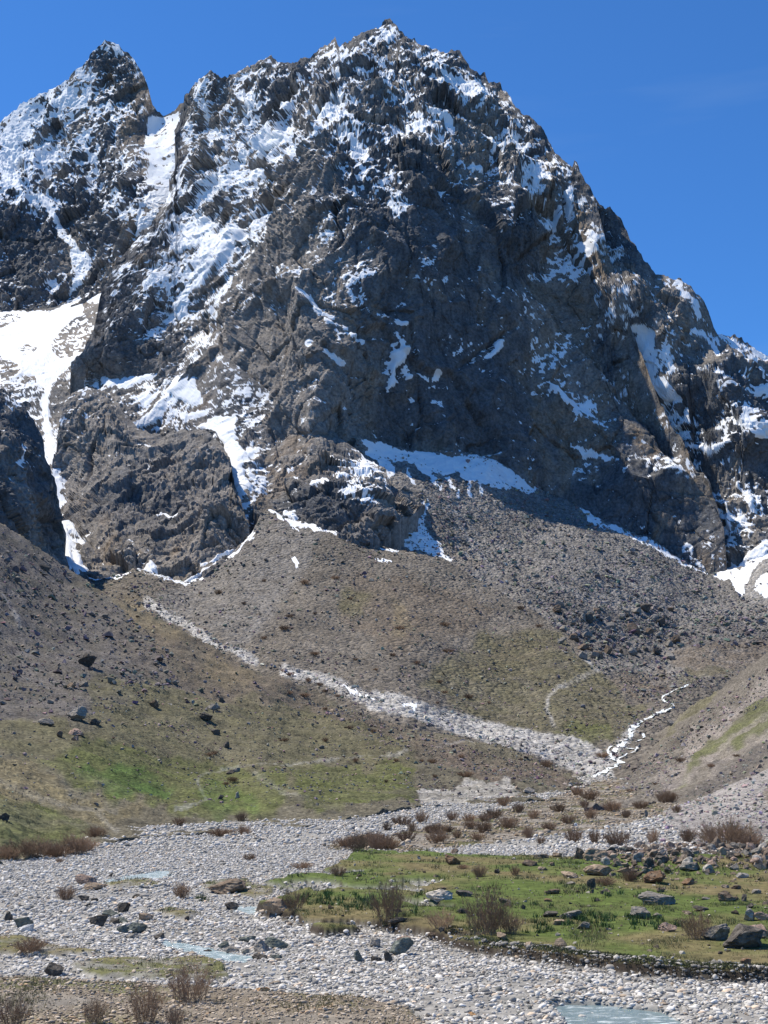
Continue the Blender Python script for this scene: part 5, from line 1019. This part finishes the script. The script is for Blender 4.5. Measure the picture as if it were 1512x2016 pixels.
for u_, v_, w_, h_, key, P in field: boulder(u_, v_, w_, h_, key, "dark angular block in the coarse boulder field at the foot of the talus", "blocks of the boulder field under the talus", P=P, fine=False)
cob = []
for k in range(8):
    V, F_ = ico_proto(900 + k, 3, .13); cob.append((V, F_))
for k, (P, sz, c) in enumerate(BIG):
    V, F_ = cob[k % 8]; R = rots(1, .2)[0]; Q = (V * sz * [1.1, 1, 1]) @ R.T
    o = mesh_obj("cobble", Q, F_, M_STONE, attrs=dict(col=np.clip(np.repeat(c[None], len(Q), 0), .01, 1))); o.location = P
    tag(o, "large rounded pale cobble lying on the near river bed", "cobble", "large cobbles of the near river bed")

# ------------------------------------------------------------------ leafless shrubs
def wood(name, c, v):
    m = terrain_mat(name, fine=12, bump=.2, dist=.01, var=v); b = m.node_tree.nodes["Principled BSDF"]
    for l in list(b.inputs["Base Color"].links): m.node_tree.links.remove(l)
    oi = nd(m.node_tree, "ShaderNodeObjectInfo"); r = nd(m.node_tree, "ShaderNodeMapRange"); r.inputs[3].default_value = 1 - v; r.inputs[4].default_value = 1 + v; m.node_tree.links.new(oi.outputs["Random"], r.inputs[0])
    vm = nd(m.node_tree, "ShaderNodeVectorMath", operation='SCALE'); vm.inputs[0].default_value = c; m.node_tree.links.new(r.outputs[0], vm.inputs["Scale"]); m.node_tree.links.new(vm.outputs[0], b.inputs["Base Color"])
    return m
M_STEM = wood("shrub stem", (.25, .19, .14), .2); M_TWIG = wood("shrub twig", (.25, .168, .112), .3)
def tube(pts, r0, r1, V, F):
    n = len(pts); b0 = len(V)
    for k, p in enumerate(pts):
        rr = r0 + (r1 - r0) * k / (n - 1)
        for a_ in (0, 2.094, 4.189): V.append((p[0] + rr * math.cos(a_), p[1] + rr * math.sin(a_), p[2]))
    for k in range(n - 1):
        for e in range(3):
            i = b0 + 3 * k; F.append((i + e, i + (e + 1) % 3, i + 3 + (e + 1) % 3, i + 3 + e))
def shrub_data(seed, nst, ntw, wide, thick):
    rg = random.Random(seed); SV, SF, TV, TF = [], [], [], []
    for k in range(nst):
        a_ = rg.uniform(0, 6.283); rad = wide * .5 * math.sqrt(rg.random()); L_ = (1 - .45 * (rad / (wide * .5 + 1e-6)) ** 2) * rg.uniform(.65, 1.05)
        bx, by = .42 * rad * math.cos(a_) + rg.gauss(0, .06), .42 * rad * math.sin(a_) + rg.gauss(0, .06); ex, ey = rad * math.cos(a_), rad * math.sin(a_); pts = []
        for j in range(6):
            t = j / 5; e = t ** 1.25; pts.append((bx + (ex - bx) * e + rg.gauss(0, .022), by + (ey - by) * e + rg.gauss(0, .022), L_ * t - .03))
        tube(pts, thick, thick * .35, SV, SF)
        for q in range(ntw):
            j = rg.choice([1, 2, 3, 3, 4, 4, 5]); p = pts[j]; ln = rg.uniform(.12, .34) * (1.2 - .5 * j / 5); da = a_ + rg.gauss(0, 1.2); o = rg.uniform(.15, .7); tp = []
            for i in range(4): tp.append((p[0] + ln * i / 3 * o * math.cos(da) + rg.gauss(0, .008), p[1] + ln * i / 3 * o * math.sin(da) + rg.gauss(0, .008), p[2] + ln * i / 3 * (1 - .4 * o)))
            tube(tp, thick * .5, thick * .25, TV, TF)
    return (np.array(SV), np.array(SF)), (np.array(TV), np.array(TF))
def raw(name, VF, mat): 
    o = mesh_obj(name, VF[0], VF[1], mat); COL.objects.unlink(o); return o.data
BIGSH = []
for k in range(5):
    s_, t_ = shrub_data(k + 1, 62, 16, 1.1, .0062); BIGSH.append((raw("stems", s_, M_STEM), raw("twigs", t_, M_TWIG)))
SMALLSH = []
for k in range(4):
    s_, t_ = shrub_data(50 + k, 90, 12, 1.25, .009); V = np.concatenate([s_[0], t_[0]]); F_ = np.concatenate([s_[1], t_[1] + len(s_[0])]); SMALLSH.append(raw("shrub", (V, F_), M_TWIG))
def shrub(k, P, hpx, wpx, label, group=None):
    m = np.linalg.norm(P - CAM) / PX_F; H, W = hpx * m, wpx * m
    if hpx > 34:
        root = bpy.data.objects.new("shrub", None); COL.objects.link(root); sd, td = BIGSH[k % 5]
        for nm, d_ in (("stems", sd), ("twigs", td)):
            c = bpy.data.objects.new(nm, d_); COL.objects.link(c); c.parent = root
    else:
        root = bpy.data.objects.new("shrub", SMALLSH[k % 4]); COL.objects.link(root)
    root.location = P; root.scale = (W / 1.1, W / 1.1, H / 1.05); root.rotation_euler = (0, 0, k * 1.7)
    return tag(root, label, "shrub", group)
for k, (a_, lab, P) in enumerate(sh1):
    if P is not None: shrub(k, P, a_[2], a_[3], lab)
for k, (u_, v_, h_, w_, gl) in enumerate(THICK):
    shrub(k + 3, gl[1], h_ * (.62 + .4 * ((k * 37) % 10) / 10), w_, gl[0], gl[2])
for k, (u_, v_, P) in enumerate(sh2):
    if P is None: continue
    on_floor = v_ > 1560; hp = RNG.uniform(16, 28) if on_floor else RNG.uniform(5, 11)
    if on_floor: shrub(k, P, hp, hp * RNG.uniform(.9, 1.8), "small leafless brown shrub scattered over the stony flat beyond the meadow", "shrubs on the stony flat beyond the meadow")
    else: shrub(k, P, hp, hp * RNG.uniform(1.3, 2.6), "low dark shrub dotted over the scree fan or brown lower slopes", "shrubs dotted over the lower slopes")
